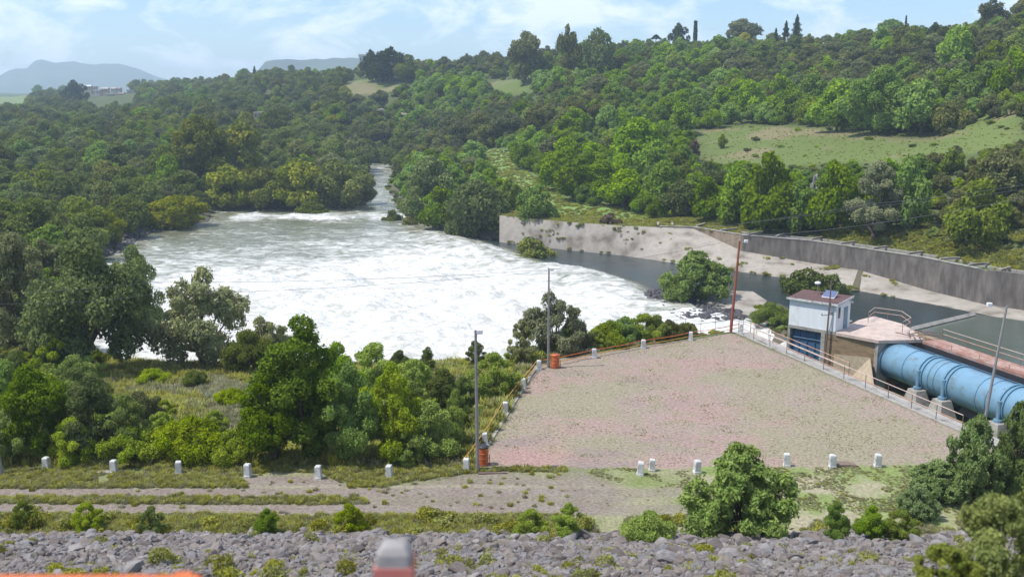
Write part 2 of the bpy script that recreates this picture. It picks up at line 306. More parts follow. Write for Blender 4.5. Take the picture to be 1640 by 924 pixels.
CLEAR = [[ghit(a, b)[:2] for a, b in ((1112, 212), (1200, 200), (1340, 207), (1430, 222), (1545, 212), (1530, 240), (1450, 262), (1330, 262), (1240, 268), (1130, 262))],
         [ghit(a, b)[:2] for a, b in ((530, 150), (575, 128), (640, 130), (655, 142), (600, 152))],
         [ghit(a, b)[:2] for a, b in ((778, 140), (800, 128), (850, 130), (850, 148), (790, 152))],
         [ghit(a, b)[:2] for a, b in ((1500, 175), (1640, 170), (1640, 230), (1540, 250), (1500, 225))]]
for i, c in enumerate(CLEAR):
    k = sstep(4, -4, sdist(gx, gy, c)); a = mixc(A3(.15, .195, .055)*np.ones(colr.shape), A3(.27, .225, .13), sstep(.46, .66, fbm(gx, gy, 12, 3, 61))*.8)
    colr = mixc(colr, a, k)
TOWN = [ghit(a, b)[:2] for a, b in ((-60, 152), (60, 152), (40, 166), (-60, 166))]
colr = mixc(colr, A3(.2, .26, .1), sstep(40, -10, sdist(gx, gy, TOWN)))
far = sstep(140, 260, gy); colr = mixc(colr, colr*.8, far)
vines = [ghit(a, b)[:2] for a, b in ((776, 242), (812, 242), (835, 272), (905, 318), (1040, 345), (1135, 362), (1135, 366), (1000, 364), (900, 354), (885, 330), (800, 285))]
colr = mixc(colr, A3(.18, .275, .08), sstep(2, -1, sdist(gx, gy, vines)))
# verge, road, dam toe
GR = A3(.155, .185, .065); GV = A3(.215, .175, .148); PALE = A3(.33, .30, .20)
verge = (gy < 55.5) & (gy >= 44.2); wob = (n_mid-.5)*1.4
colr = mixc(colr, mixc(GR*np.ones(colr.shape), PALE, sstep(.42, .7, n_mid)*.55), verge.astype(float))
right = sstep(2, 14, gx)
colr = mixc(colr, mixc(PALE*.97*np.ones(colr.shape), A3(.20, .25, .085), sstep(.4, .62, fbm(gx, gy, 2.2, 4, 71))), verge*right)
def band(y0, y1, s=.22): return sstep(y0-s, y0+s, gy+wob*.25)*sstep(y1+s, y1-s, gy+wob*.25)
Yt = lambda py: at(0, py, 0)[1]
trk = np.maximum(band(Yt(824), Yt(807)), band(Yt(796), Yt(781)))*sstep(14, 3, gx+wob*4)
fan = sdist(px_, py_, [(560, 795), (640, 772), (740, 757), (800, 753), (935, 753), (985, 770), (1080, 800), (1000, 822), (700, 824), (600, 810)])
patch = sdist(px_, py_, [(385, 762), (440, 757), (515, 759), (560, 782), (400, 782)])
trk = np.maximum(trk, np.maximum(sstep(6, -14, fan+(n_mid-.5)*40)*.85*sstep(14, 6, gx+wob*4), sstep(5, -8, patch+(n_mid-.5)*24)))*verge
edge = np.maximum(band(Yt(829), Yt(824), .12), band(Yt(781), Yt(777), .12))*sstep(9, -2, gx)*verge
colr = mixc(colr, mixc(GV*np.ones(colr.shape), A3(.24, .205, .175), sstep(.3, .7, n_sm)), trk)
colr = mixc(colr, A3(.36, .32, .24), edge*.6*(1-trk*.3))
# terrace lawn
tl = [(-1.9, 53.2), (2.3, 75.8), (19.2, 85.3), (27.7, 59.4), (30.2, 51.9), (24, 53.6), (10, 53.2)]
dl = sdist(gx, gy, tl); lawn = dl < .0
t1 = mixc(A3(.300, .236, .197)*np.ones(colr.shape), A3(.270, .240, .168), sstep(.38, .64, fbm(gx, gy, 5.5, 4, 81)+(n_sm-.5)*.22))
t1 = mixc(t1, A3(.33, .225, .20), sstep(.5, .7, fbm(gx, gy*1.6, 6, 4, 91)+(n_sm-.5)*.2)*.7)
t1 = mixc(t1, A3(.25, .20, .18), sstep(.53, .7, fbm(gx, gy*2, 5, 4, 97))*sstep(16, 4, gx)*.8)
t1 = mixc(t1, A3(.25, .24, .15), sstep(.5, .75, fbm(gx+gy*.6, gy-gx*.6, 1.1, 4, 83))*.5)
t1 = mixc(t1, A3(.36, .215, .195), sstep(2.2, .3, np.hypot((gx-.8)/1.5, gy-54.8)+(n_mid-.5)*3)*.55)
colr = mixc(colr, t1, np.clip(sstep(.25, -.25, dl+(n_sm-.5)*.8*(gy < 54)), 0, 1))
rk = (gy < 44.2); colr = np.where(rk[..., None], (A3(.20, .185, .17)+(n_sm[..., None]-.5)*.1), colr)
rb = (gz < -6.9) & (sdist(gx, gy, WATER) < 8); colr = np.where(rb[..., None], A3(.11, .10, .075)+(n_sm[..., None]-.5)*.05, colr)
gm, t, b = newmat('ground_surface'); n = t.nodes; l = t.links
a_ = n.new('ShaderNodeAttribute'); a_.attribute_name = 'gcol'
tcn = n.new('ShaderNodeTexCoord'); no = n.new('ShaderNodeTexNoise'); no.inputs['Scale'].default_value = 5; no.inputs['Detail'].default_value = 8; no.inputs['Roughness'].default_value = .7
l.new(tcn.outputs['Object'], no.inputs['Vector'])
rp = n.new('ShaderNodeMapRange'); rp.inputs['From Min'].default_value = .3; rp.inputs['From Max'].default_value = .7; rp.inputs['To Min'].default_value = .55; rp.inputs['To Max'].default_value = 1.45
l.new(no.outputs['Fac'], rp.inputs['Value']); vm = n.new('ShaderNodeVectorMath'); vm.operation = 'SCALE'; l.new(a_.outputs['Color'], vm.inputs[0]); l.new(rp.outputs[0], vm.inputs['Scale'])
l.new(vm.outputs[0], b.inputs['Base Color']); b.inputs['Roughness'].default_value = .95; b.inputs['Specular IOR Level'].default_value = .15
bp = n.new('ShaderNodeBump'); bp.inputs['Strength'].default_value = .5; bp.inputs['Distance'].default_value = .08; l.new(no.outputs['Fac'], bp.inputs['Height']); l.new(bp.outputs[0], b.inputs['Normal'])
idx = np.arange(H_*W_).reshape(H_, W_)
quads = np.stack([idx[:-1, :-1], idx[:-1, 1:], idx[1:, 1:], idx[1:, :-1]], -1).reshape(-1, 4)
V = np.stack([gx, gy, gz], -1).reshape(-1, 3); C4 = np.concatenate([np.clip(colr, .01, 1), np.ones(gx.shape+(1,))], -1).reshape(-1, 4)
cls = np.zeros(gx.shape, int); cls[(trk > .5)] = 1; cls[lawn] = 2; cls[gy < 44.2] = 3
qc = cls[:-1, :-1].reshape(-1)
for k, nm in enumerate(('ground', 'gravel_road', 'terrace_lawn', 'dam_slope')):
    q = quads[qc == k]; us, inv = np.unique(q, return_inverse=True)
    me = npmesh(nm, V[us], inv.reshape(-1, 4), gm, {'gcol': ('FLOAT_COLOR', C4[us])}, True)
    o = bpy.data.objects.new(nm, me); COL.objects.link(o); tag(o, kind='structure')
MB().cube((-300, 300), (-12, .05), (10, 16.45)).build('crest_road', M['concrete']); bpy.data.objects['crest_road']['kind'] = 'structure'

# ---------------------------------------------------------------- mountains and mesa
def range_mesh(name, ys, prof, depth, label):
    xs = np.linspace(prof[0][0], prof[-1][0], 160); top = np.interp(xs, [p[0] for p in prof], [p[1] for p in prof])
    hz = (150-top)/F*ys+HC; wx = (xs-820)/F*ys; rows = []
    for j, k in enumerate(np.linspace(-1, 1, 25)):
        y = ys+k*depth; s = (1-abs(k))**.8; z = 10+(hz-10)*s*(1+(fbm(wx, wx*0+y, ys*.05, 5, 7)-.5)*.35*(abs(k) > .05)); z = z+(fbm(wx, wx*0+y, ys*.012, 4, 8)-.5)*ys*.0022
        rows.append(np.stack([wx*y/ys, wx*0+y, z], -1))
    v = np.array(rows); i = np.arange(v.shape[0]*v.shape[1]).reshape(v.shape[:2])
    me = npmesh(name, v.reshape(-1, 3), np.stack([i[:-1, :-1], i[:-1, 1:], i[1:, 1:], i[1:, :-1]], -1).reshape(-1, 4), M['mount'], {}, True)
    o = bpy.data.objects.new(name, me); COL.objects.link(o); tag(o, kind='structure'); o['label'] = label
range_mesh('mountains', 4700, [(-500, 150), (-200, 138), (-60, 128), (0, 125), (15, 124), (40, 112), (60, 112), (75, 100), (85, 98), (105, 103), (135, 101), (165, 106), (215, 107), (240, 114), (262, 124), (300, 135), (400, 150)], 900, 'pale blue mountain range beyond the plain at left')
range_mesh('mesa_hill', 2800, [(395, 150), (425, 112), (435, 101), (450, 98), (490, 99), (540, 96), (580, 97), (640, 100), (760, 150)], 400, 'flat topped blue wooded hill behind the ridge')

# ---------------------------------------------------------------- water
xs = np.arange(-95, 95, .6); ys = np.concatenate([np.arange(66, 250, .6), np.arange(250, 480, 1.5)])
wx, wy = np.meshgrid(xs, ys); wpx, wpy, _ = proj(wx, wy, wx*0-8)
dw = sdist(wx, wy, WATER)
core = P8([(150, 500), (215, 455), (330, 432), (470, 428), (600, 408), (690, 392), (740, 400), (800, 420), (900, 450), (1000, 470), (1050, 498), (1010, 545), (900, 600), (400, 610), (120, 610)])
dc = sdist(wx, wy, core)
canal = P8([(690, 340), (735, 380), (800, 405), (860, 428), (930, 436), (1000, 460), (1045, 488), (1100, 494), (1300, 520), (1700, 640), (1900, 500), (1600, 380), (800, 330)])
dcn = sdist(wx, wy, canal)
foam = np.clip(1-dc/46, .36, 1)**1.0
foam = np.where(dc < 0, 1, foam)*.62+.38*(dc < 0)+.0
foam = np.where(dc < 0, np.clip(.66+(-dc)/34, 0, 1.1), np.clip(.66-dc/120, .36, .7))
rap = sstep(16, 0, np.abs(wy-236)+(fbm(wx, wy, 7, 3, 12)-.5)*20)*sstep(-73, -62, wx)
foam = np.maximum(foam, rap*.72); foam = np.where(wy > 262, .42, foam)
chute = P8([(1040, 515), (1090, 508), (1200, 508), (1275, 530), (1290, 590), (1150, 600), (1040, 560)])
foam = np.maximum(foam, (sdist(wx, wy, chute) < 0)*.98)
crest = np.exp(-(dcn/3.2)**2)*(wy < 185)*(wx < 24)*(dc < 15)
foam = np.where((dcn < 0) & (sdist(wx, wy, chute) > 0), np.clip(.1+.5*sstep(-4, 0, dcn)+0*wx, 0, 1), foam)
edgew = sstep(-3, 0, dw)
foam = foam+(fbm(wx, wy, 8, 3, 14)-.5)*.22*(foam > .25)
rough = np.clip(foam, 0, 1)
wz = -8+rough**2*((fbm(wx*1., wy*1.4, 6.5, 5, 15)-.5)*2.6+(fbm(wx, wy, 2.4, 4, 16)-.5)*1.3)*(1-edgew*.7)+crest*.5+.25*rough+(fbm(wx, wy*2, 1.2, 2, 18)-.5)*.03
wz = wz+.9*np.exp(-((dcn-5)/5.)**2)*(dcn > 0)*sstep(20, 5, dc)
wm, t, b = newmat('river_water'); n = t.nodes; l = t.links
a_ = n.new('ShaderNodeAttribute'); a_.attribute_name = 'foam'
tcn = n.new('ShaderNodeTexCoord'); mpn = n.new('ShaderNodeMapping'); mpn.inputs['Scale'].default_value = (1, 1.5, 1); mpn.inputs['Rotation'].default_value = (0, 0, R(25)); l.new(tcn.outputs['Object'], mpn.inputs['Vector'])
no = n.new('ShaderNodeTexNoise'); no.inputs['Scale'].default_value = .32; no.inputs['Detail'].default_value = 12; no.inputs['Roughness'].default_value = .72; no.inputs['Distortion'].default_value = .9; l.new(mpn.outputs[0], no.inputs['Vector'])
ad = n.new('ShaderNodeMath'); ad.operation = 'ADD'; l.new(a_.outputs['Fac'], ad.inputs[0]); nz = n.new('ShaderNodeMath'); nz.operation = 'MULTIPLY_ADD'; nz.inputs[1].default_value = 1.9; nz.inputs[2].default_value = -.45; l.new(no.outputs['Fac'], nz.inputs[0]); l.new(nz.outputs[0], ad.inputs[1])
cr = n.new('ShaderNodeValToRGB'); e = cr.color_ramp.elements; e[0].position = .0; e[1].position = 1
mr = n.new('ShaderNodeMapRange'); mr.inputs['From Min'].default_value = .90; mr.inputs['From Max'].default_value = 1.32; l.new(ad.outputs[0], mr.inputs['Value'])
mi = n.new('ShaderNodeMixRGB'); l.new(mr.outputs[0], mi.inputs['Fac']); mi.inputs['Color1'].default_value = (.175, .18, .115, 1); nf = n.new('ShaderNodeTexNoise'); nf.inputs['Scale'].default_value = .55; nf.inputs['Detail'].default_value = 10; nf.inputs['Roughness'].default_value = .7; l.new(mpn.outputs[0], nf.inputs['Vector'])
fc = n.new('ShaderNodeValToRGB'); fc.color_ramp.elements[0].position = .38; fc.color_ramp.elements[0].color = (.44, .44, .39, 1); fc.color_ramp.elements[1].position = .58; fc.color_ramp.elements[1].color = (.71, .71, .69, 1); l.new(nf.outputs['Fac'], fc.inputs['Fac']); l.new(fc.outputs['Color'], mi.inputs['Color2'])
cmix = n.new('ShaderNodeMixRGB'); sp = n.new('ShaderNodeMapRange'); sp.inputs['From Min'].default_value = .12; sp.inputs['From Max'].default_value = .4; l.new(a_.outputs['Fac'], sp.inputs['Value'])
l.new(sp.outputs[0], cmix.inputs['Fac']); cmix.inputs['Color1'].default_value = (.022, .036, .038, 1); l.new(mi.outputs[0], cmix.inputs['Color2'])
l.new(cmix.outputs[0], b.inputs['Base Color'])
rg = n.new('ShaderNodeMapRange'); rg.inputs['To Min'].default_value = .25; rg.inputs['To Max'].default_value = .75; l.new(mr.outputs[0], rg.inputs['Value']); l.new(rg.outputs[0], b.inputs['Roughness'])
n2 = n.new('ShaderNodeTexNoise'); n2.inputs['Scale'].default_value = 1.3; n2.inputs['Detail'].default_value = 6; l.new(mpn.outputs[0], n2.inputs['Vector'])
bp = n.new('ShaderNodeBump'); bp.inputs['Strength'].default_value = .6; bp.inputs['Distance'].default_value = .5; l.new(n2.outputs['Fac'], bp.inputs['Height']); l.new(bp.outputs[0], b.inputs['Normal'])
bs = n.new('ShaderNodeMath'); bs.operation = 'MULTIPLY_ADD'; bs.inputs[1].default_value = .6; bs.inputs[2].default_value = .1; l.new(a_.outputs['Fac'], bs.inputs[0]); l.new(bs.outputs[0], bp.inputs['Strength'])
ok = dw < 7; i = np.arange(wx.size).reshape(wx.shape)
q = np.stack([i[:-1, :-1], i[:-1, 1:], i[1:, 1:], i[1:, :-1]], -1); k = (ok[:-1, :-1] | ok[1:, 1:]); q = q[k]
us, inv = np.unique(q, return_inverse=True)
me = npmesh('river_water', np.stack([wx, wy, wz], -1).reshape(-1, 3)[us], inv.reshape(-1, 4), wm, {'foam': ('FLOAT', foam.ravel()[us])}, True)
o = bpy.data.objects.new('river_water', me); COL.objects.link(o); tag(o, kind='structure')
# still pond beyond the pipe walkway, a little higher behind its low weir
pm = mat('pond_water', (.085, .105, .085), .18, .1, .35, .03, dirt=(.04, .05, .035), dscale=.14, dpos=(.58, .66), stretch=(1, 2, 1))
pond = [xy(1452, 527, -7.6), pp(1.5, 5.2), pp(30, 5.2), (75, 56), (76, 100), xy(1700, 522, -7.6), xy(1562, 503, -7.6)]
MB().prism(pond, -9.5, -7.6).build('pond_water', pm); bpy.data.objects['pond_water']['kind'] = 'structure'

# ---------------------------------------------------------------- spillway canal wall, flume
def lerp(a, b, t): return tuple(x+(y-x)*t for x, y in zip(a, b))
def dens(n):
    o = []
    for i in range(len(WST)-1):
        for k in range(n): o.append(tuple(lerp(WST[i], WST[i+1], k/n)))
    return o+[WST[-1]]
ST = dens(6); tops = [xy(a, b, -3) for a, b, c, d in ST]; wats = [xy(a, d, -8) for a, b, c, d in ST]
def zat(p, py): # height seen at image row py above plan point p
    v = (462-py)/F; return HC+p[1]*math.tan(math.atan(v)-TH)
mids = [min(-3, max(-7.6, zat(tp, c))) for tp, (a, b, c, d) in zip(tops, ST)]
wall = empty('spillway_wall'); tag(wall, 'long dark stained concrete wall with pale sloping apron along the far side of the canal', 'canal wall')
mb = MB(); vs = []; fs = []
for i, (tp, wt, zm) in enumerate(zip(tops, wats, mids)):
    vs += [(tp[0], tp[1], zm), (wt[0]*.35+tp[0]*.65, wt[1]*.35+tp[1]*.65, zm+(-8-zm)*.30), (wt[0], wt[1], -8.0), (wt[0]*1.12-tp[0]*.12, wt[1]*1.12-tp[1]*.12, -9.2)]
    if i: fs += [((i-1)*4+k, (i-1)*4+k+1, i*4+k+1, i*4+k) for k in range(3)]
n_ = len(vs); vs += [(tops[0][0]+.2, tops[0][1]+1.4, -3), (tops[0][0]-.3, tops[0][1]+1.6, -9.2)]; fs += [(0, n_, n_+1, 3, 2, 1)]
mb.add(vs, fs); mb.build('apron', M['apron'], wall, True)
nrm = []
for i in range(len(tops)):
    a = tops[max(i-1, 0)]; c = tops[min(i+1, len(tops)-1)]; d = (c[0]-a[0], c[1]-a[1]); h = math.hypot(*d); nrm.append((-d[1]/h, d[0]/h))
if nrm[5][1] < 0: nrm = [(-a, -b) for a, b in nrm]
def ribbon(path, nr_, q0, q1, z0, z1, i0, i1):
    m_ = MB(); vs = []; fs = []
    for k, i in enumerate(range(i0, i1)):
        p, nn = path[i], nr_[i]; zz0 = z0[i] if hasattr(z0, '__len__') else z0
        vs += [(p[0]+nn[0]*q0, p[1]+nn[1]*q0, zz0), (p[0]+nn[0]*q0, p[1]+nn[1]*q0, z1), (p[0]+nn[0]*q1, p[1]+nn[1]*q1, z1), (p[0]+nn[0]*q1, p[1]+nn[1]*q1, zz0)]
        if k: b0 = (k-1)*4; fs += [(b0+j, b0+(j+1) % 4, b0+4+(j+1) % 4, b0+4+j) for j in range(4)]
    e_ = len(vs)-4; fs += [(0, 1, 2, 3), (e_+3, e_+2, e_+1, e_)]
    return m_.add(vs, fs)
J = 8*6-0
low = [m-.35 for m in mids]
ribbon(tops, nrm, .06, .55, low, -3.0, 15, 25).build('upright_wall', mat('tan_stained_concrete', (.27, .21, .145), .9, .2, 1.5, .3, dirt=(.12, .095, .07), dscale=.5, stretch=(1, 1, .2)), wall)
ribbon(tops, nrm, .06, .55, low, -3.0, 24, 49).build('upright_wall', M['darkwall'], wall)
ribbon(tops, nrm, -.12, .5, low, -2.85, 48, len(tops)).build('upright_wall', M['darkwall'], wall)
ribbon(tops, nrm, .0, .62, -3.0, -2.9, 15, 48).build('wall_cap', M['concrete'], wall)
ribbon(tops, nrm, 3.4, 3.8, -5, -3.0, 14, len(tops)).build('flume_side_wall', M['concrete'], wall)
ribbon(tops, nrm, .05, 6, -4.6, -3.08, 0, 15).build('bank_top', mat('bank_soil', (.11, .16, .05), .95), wall)
ribbon(tops, nrm, .62, 3.4, -4.6, -4.3, 14, len(tops)).build('flume_water', M['darkrock'], wall)
for bx_ in (1054, 1077, 1115, 1153, 1197, 1242, 1298, 1344, 1396, 1453, 1503, 1549, 1600, 1650):
    i = min(range(len(ST)), key=lambda k: abs(ST[k][0]-bx_)); fr_ = (bx_-ST[i-1][0])/(ST[i][0]-ST[i-1][0]+1e-6) if i else 0
    p = lerp(tops[i-1], tops[i], fr_) if i else tops[0]; nn = nrm[i]; tt = (nn[1], -nn[0])
    MB().box(p, nn, tt, (.2, 3.9), (-.17, .17), (-2.88, -2.62)).build('cross_beam', M['apron'], wall)
# vertical stain/crack fin between slabs
for bx_ in (1380, ):
    i = min(range(len(ST)), key=lambda k: abs(ST[k][0]-bx_)); p, q_ = tops[i], wats[i]
    MB().add([(p[0]-.4, p[1]-.1, mids[i]+.03), (p[0]+.5, p[1]-.1, mids[i]+.03), (q_[0]-.5, q_[1], -7.85), (q_[0]-1.6, q_[1], -7.85)], [(0, 1, 2, 3)]).build('joint_stain', mat('mossy_joint', (.11, .10, .06), .95), wall)
# low weir wall between canal and pond
weir = MB(); a = xy(1446, 527, -7.2); b2 = xy(1560, 500, -7.2); c2 = xy(1645, 517, -7.2)
weir.tube([(a[0], a[1], -7.5), (b2[0], b2[1], -7.5)], .35, 4)
tag(weir.build('weir_wall', M['concrete']), 'narrow pale concrete divider between dark canal and green pond', 'divider wall')

# ---------------------------------------------------------------- outlet works: chamber, gate, house
e1 = (-.741, .671); e2 = (.671, .741); C0 = (30.0, 90.8)
def hp(a, b): return (C0[0]+e1[0]*a+e2[0]*b, C0[1]+e1[1]*a+e2[1]*b)
ch = empty('outlet_chamber', (*C0, 0)); tag(ch, 'rust brown concrete chamber under the white gatehouse with pink deck on top', 'chamber')
def part(mb, name, m, parent, **k):
    o = mb.build(name, m, parent, **k)
    if parent: o.location = tuple(-c for c in parent.location) if parent.rotation_euler.z == 0 else o.location
    return o
Gp = (33.0, 87.9); G2 = pp(0, 2.3)
part(MB().box(C0, e1, e2, (4.5, 4.75), (0, 6), (-9, -1.3)), 'gate_pier', M['concrete'], ch)
part(MB().box(C0, e1, e2, (.95, 1.35), (-.05, 6), (-9, -1.3)), 'gate_pier', M['concrete'], ch)
part(MB().box(C0, e1, e2, (1.352, 4.498), (2.8, 5.9), (-9, -1.32)), 'back_wall', M['concrete'], ch)
part(MB().prism([hp(.948, .02), hp(.948, 5.9), (36.5, 96), pp(-4, 4.6), pp(.5, 4.6), pp(.5, 2.0), pp(.02, 1.9), pp(.02, -1.7)], -9, -1.5), 'brown_wall', M['brownwall'], ch)
part(MB().box(pp(0, -1.85), PX, AX, (0, 1.1), (-.3, .22), (-9, -1.42)), 'pipe_pillar', M['concrete'], ch)
dk = [hp(-.1, -.12), hp(.5, 6.3), (36.0, 97.6), xy(1446, 520, -1.3), xy(1462, 530, -1.3), pp(1.2, 2.2), pp(.3, -1.9), ]
part(MB().prism(dk, -1.5, -1.22), 'deck', M['deck'], ch)
pr = [hp(-.6, 6.0), xy(1400, 508, -1.2), xy(1443, 514, -1.2), xy(1458, 525, -1.2), xy(1445, 532, -1.2)]
def railing(pts, name, label, h=1.0, mtop='railtop', mlow='rail', step=2.0, z=0, parent=None, pm_='rustpost', group=None, levels=(1.0, .55), r=.028, sag=0):
    t = empty(name, (*pts[0][:2], z))
    if not parent: tag(t, label, 'railing', group)
    else: t.parent = parent
    P = [Vector((p[0], p[1], p[2] if len(p) > 2 else z)) for p in pts]
    for lv, mm in zip(levels, (mtop, mlow)):
        path = []
        for a, b_ in zip(P, P[1:]):
            for k in range(6): q = a.lerp(b_, k/6); path.append(q+Vector((0, 0, h*lv-sag*math.sin(math.pi*k/6))))
        path.append(P[-1]+Vector((0, 0, h*lv)))
        part(MB().tube(path, r, 6), 'rail', M[mm], t)
    for a, b_ in zip(P, P[1:]):
        L_ = (b_-a).length; n_ = max(1, round(L_/step))
        for k in range(n_+(b_ is P[-1])):
            q = a.lerp(b_, k/n_); lean = Vector((rnd.uniform(-.04, .04), rnd.uniform(-.04, .04), h+.02))
            if pm_: part(MB().tube([q, q+lean], r*.95, 6), 'post', M[pm_], t)
    return t
railing(pr, 'deck_railing', 'faded pink railing curving round the back of the pink deck', z=-1.22, step=1.7)
gt = MB(); # curved blue gate leaf
prof = [(1.5, -9), (.9, -7), (.55, -5.2), (.4, -3.8), (.42, -2.8), (.55, -1.6)]
vs = []; 
for q_, z_ in prof:
    for a_2 in (1.36, 4.49): vs.append((*hp(a_2, q_), z_))
for q_, z_ in prof:
    for a_2 in (1.36, 4.49): vs.append((*hp(a_2, q_+.15), z_))
k_ = len(prof)*2; fs = [(2*i, 2*i+1, 2*i+3, 2*i+2) for i in range(len(prof)-1)]+[(k_+2*i, k_+2*i+1, k_+2*i+3, k_+2*i+2) for i in range(len(prof)-1)]+[(0, 1, k_+1, k_), (k_-2, k_-1, 2*k_-1, 2*k_-2)]
g0 = empty('sluice_gate', (*hp(3, .5), -3)); tag(g0, 'dark blue steel gate leaf in the opening below the gatehouse', 'sluice gate')
part(gt.add(vs, fs), 'gate_leaf', M['gate'], g0)
for a_2 in (2.1, 2.9, 3.7): part(MB().tube([(*hp(a_2, q_-.05), z_) for q_, z_ in prof], .06, 6), 'stiffener', M['gate'], g0)
part(MB().tube([(*hp(1.4, .35), -2.4), (*hp(4.45, .35), -2.4)], .07, 6), 'stiffener', M['gate'], g0)
hs_ = empty('gatehouse', (*C0, -1.25)); tag(hs_, 'small white painted gatehouse with dark red roof above the blue gate', 'gatehouse')
zt = lambda a, b: 1.35+.09*b
wl = MB().prism([hp(.02, 0.02), hp(4.7, .02), hp(4.7, 3.1), hp(.02, 3.1)], -1.219, [1.3, 1.3, 1.55, 1.55]); part(wl, 'wall', M['housewall'], hs_)
part(MB().prism([hp(-.16, -.2), hp(4.9, -.2), hp(4.9, 3.3), hp(-.16, 3.3)], [1.3, 1.3, 1.59, 1.59], [1.42, 1.42, 1.71, 1.71]), 'roof', M['roof'], hs_)
fa = part(MB().prism([hp(-.20, -.24), hp(4.94, -.24), hp(4.94, -.2), hp(-.20, -.2)], 1.26, 1.45), 'fascia', M['white'], hs_)
part(MB().prism([hp(-.20, -.2), hp(-.16, -.2), hp(-.16, 3.3), hp(-.20, 3.3)], [1.26, 1.26, 1.55, 1.55], [1.47, 1.47, 1.76, 1.76]), 'fascia', M['white'], hs_)
dr = part(MB().box(C0, e1, e2, (-.03, .03), (1.7, 2.5), (-1.2, .85)), 'door', mat('blue_grey_door', (.16, .26, .33), .5), hs_)
wn = part(MB().box(C0, e1, e2, (-.03, .03), (.5, .85), (.0, 1.0)), 'window', M['glass'], hs_)
part(MB().tube([(*hp(0.02, 2.95), 1.3), (*hp(-.28, 2.95), 1.15)], .09, 8), 'wall_lamp', M['lampwhite'], hs_)
part(MB().box(C0, e1, e2, (.3, .75), (-.03, .03), (.5, .62)), 'wall_bracket', M['concrete'], hs_)
part(MB().box(C0, e1, e2, (0, 4.72), (-.03, .021), (-1.5, -1.21)), 'sill_beam', M['concrete'], hs_)
# dish lamp and solar panel on the roof
dl_ = empty('roof_floodlight', (*hp(3.0, 2.2), 1.85)); tag(dl_, 'round white lamp on a thin mast above the red roof', 'lamp')
part(MB().tube([(*hp(3.0, 2.2), 1.55), (*hp(3.0, 2.2), 2.6)], .03, 6), 'mast', M['steel'], dl_)
b_ = hp(3.0, 2.2); part(MB().lathe([(.05, 0), (.24, .05), (.3, .16), (.24, .27), (.05, .32)], (b_[0], b_[1], 2.55), 14), 'lamp_head', M['lampwhite'], dl_, smooth=True)
sp_ = empty('solar_panel', (*hp(1.6, 2.2), 1.75)); tag(sp_, 'small tilted blue solar panel mounted on the red roof', 'solar panel')
c_ = [hp(2.15, 1.5), hp(1.0, 1.5), hp(1.0, 2.3), hp(2.15, 2.3)]
part(MB().prism(c_, [1.62, 1.62, 2.1, 2.1], [1.67, 1.67, 2.15, 2.15]), 'panel_face', M['panel'], sp_)
part(MB().tube([(*hp(1.6, 2.1), 1.5), (*hp(1.6, 2.1), 1.95)], .035, 6), 'stand', M['steel'], sp_)
part(MB().prism([hp(2.19, 1.46), hp(.96, 1.46), hp(.96, 2.34), hp(2.19, 2.34)], [1.57, 1.57, 2.08, 2.08], [1.615, 1.615, 2.095, 2.095]), 'frame', M['lampwhite'], sp_)
# pole beside the gatehouse
gp = at(1319, 577, -4.0); pl = empty('wooden_pole', gp); tag(pl, 'thin brown pole with short crossarm in front of the white gatehouse', 'utility pole')
MB().tube([(0, 0, -3), (.15, -.1, 3), (.25, -.1, 7.6)], [.11, .09, .06], 8).build('pole_shaft', M['rustpost'], pl)
MB().tube([(-.45, 0, 4.3), (.85, 0, 4.4)], .035, 6).build('crossarm', M['rustpost'], pl)
for k in (-.42, .8): MB().lathe([(.05, 0), (.07, .06), (.03, .16)], (k, 0, 4.36), 8).build('insulator', M['steel'], pl)
# wing wall in the yard
tag(MB().prism([xy(1338, 606, -6), xy(1398, 640, -6), pp(-.2, -2.3), hp(-.2, -.4)], -6.2, [-5.4, -4.6, -2.9, -3.2]).build('wing_wall', M['beige']), 'sloping beige concrete wing wall beside the rust brown chamber', 'wing wall')

# pipe
pipe = empty('penstock_pipe', (*S0, -3.2)); tag(pipe, 'huge light blue steel pipe running along the trench beside the walkway', 'pipe')
RP = 1.6
def ring(s0, s1, r, nm, m):
    pts = [(*pp(s0, 0), -3.2), (*pp(s1, 0), -3.2)]
    return part(MB().tube(pts, r, 72), nm, m, pipe, smooth=False)
body = MB(); path = [(*pp(s, 0), -3.2) for s in np.linspace(.0, 46, 30)]; body.tube(path, RP, 96)
ob = part(body, 'pipe_body', M['pipe'], pipe); ob.data.polygons.foreach_set('use_smooth', [len(p.vertices) == 4 for p in ob.data.polygons])
ring(.02, .45, RP+.13, 'end_collar', M['pipedark'])
def s_for(px):
    return min(np.linspace(0, 30, 600), key=lambda s: abs(float(proj(*pp(s, 0), -1.6)[0])-px))
for q_, wd, hh in ((1471, .07, .05), (1512, .07, .05), (1521, .07, .05), (1590, .07, .05), (1606, .07, .05)):
    s = s_for(q_); ring(s, s+wd, RP+hh, 'weld_band', mat('band_blue', (.13, .27, .37), .5) if q_ == 1471 else bpy.data.materials['band_blue'])
pedm = M['concrete']
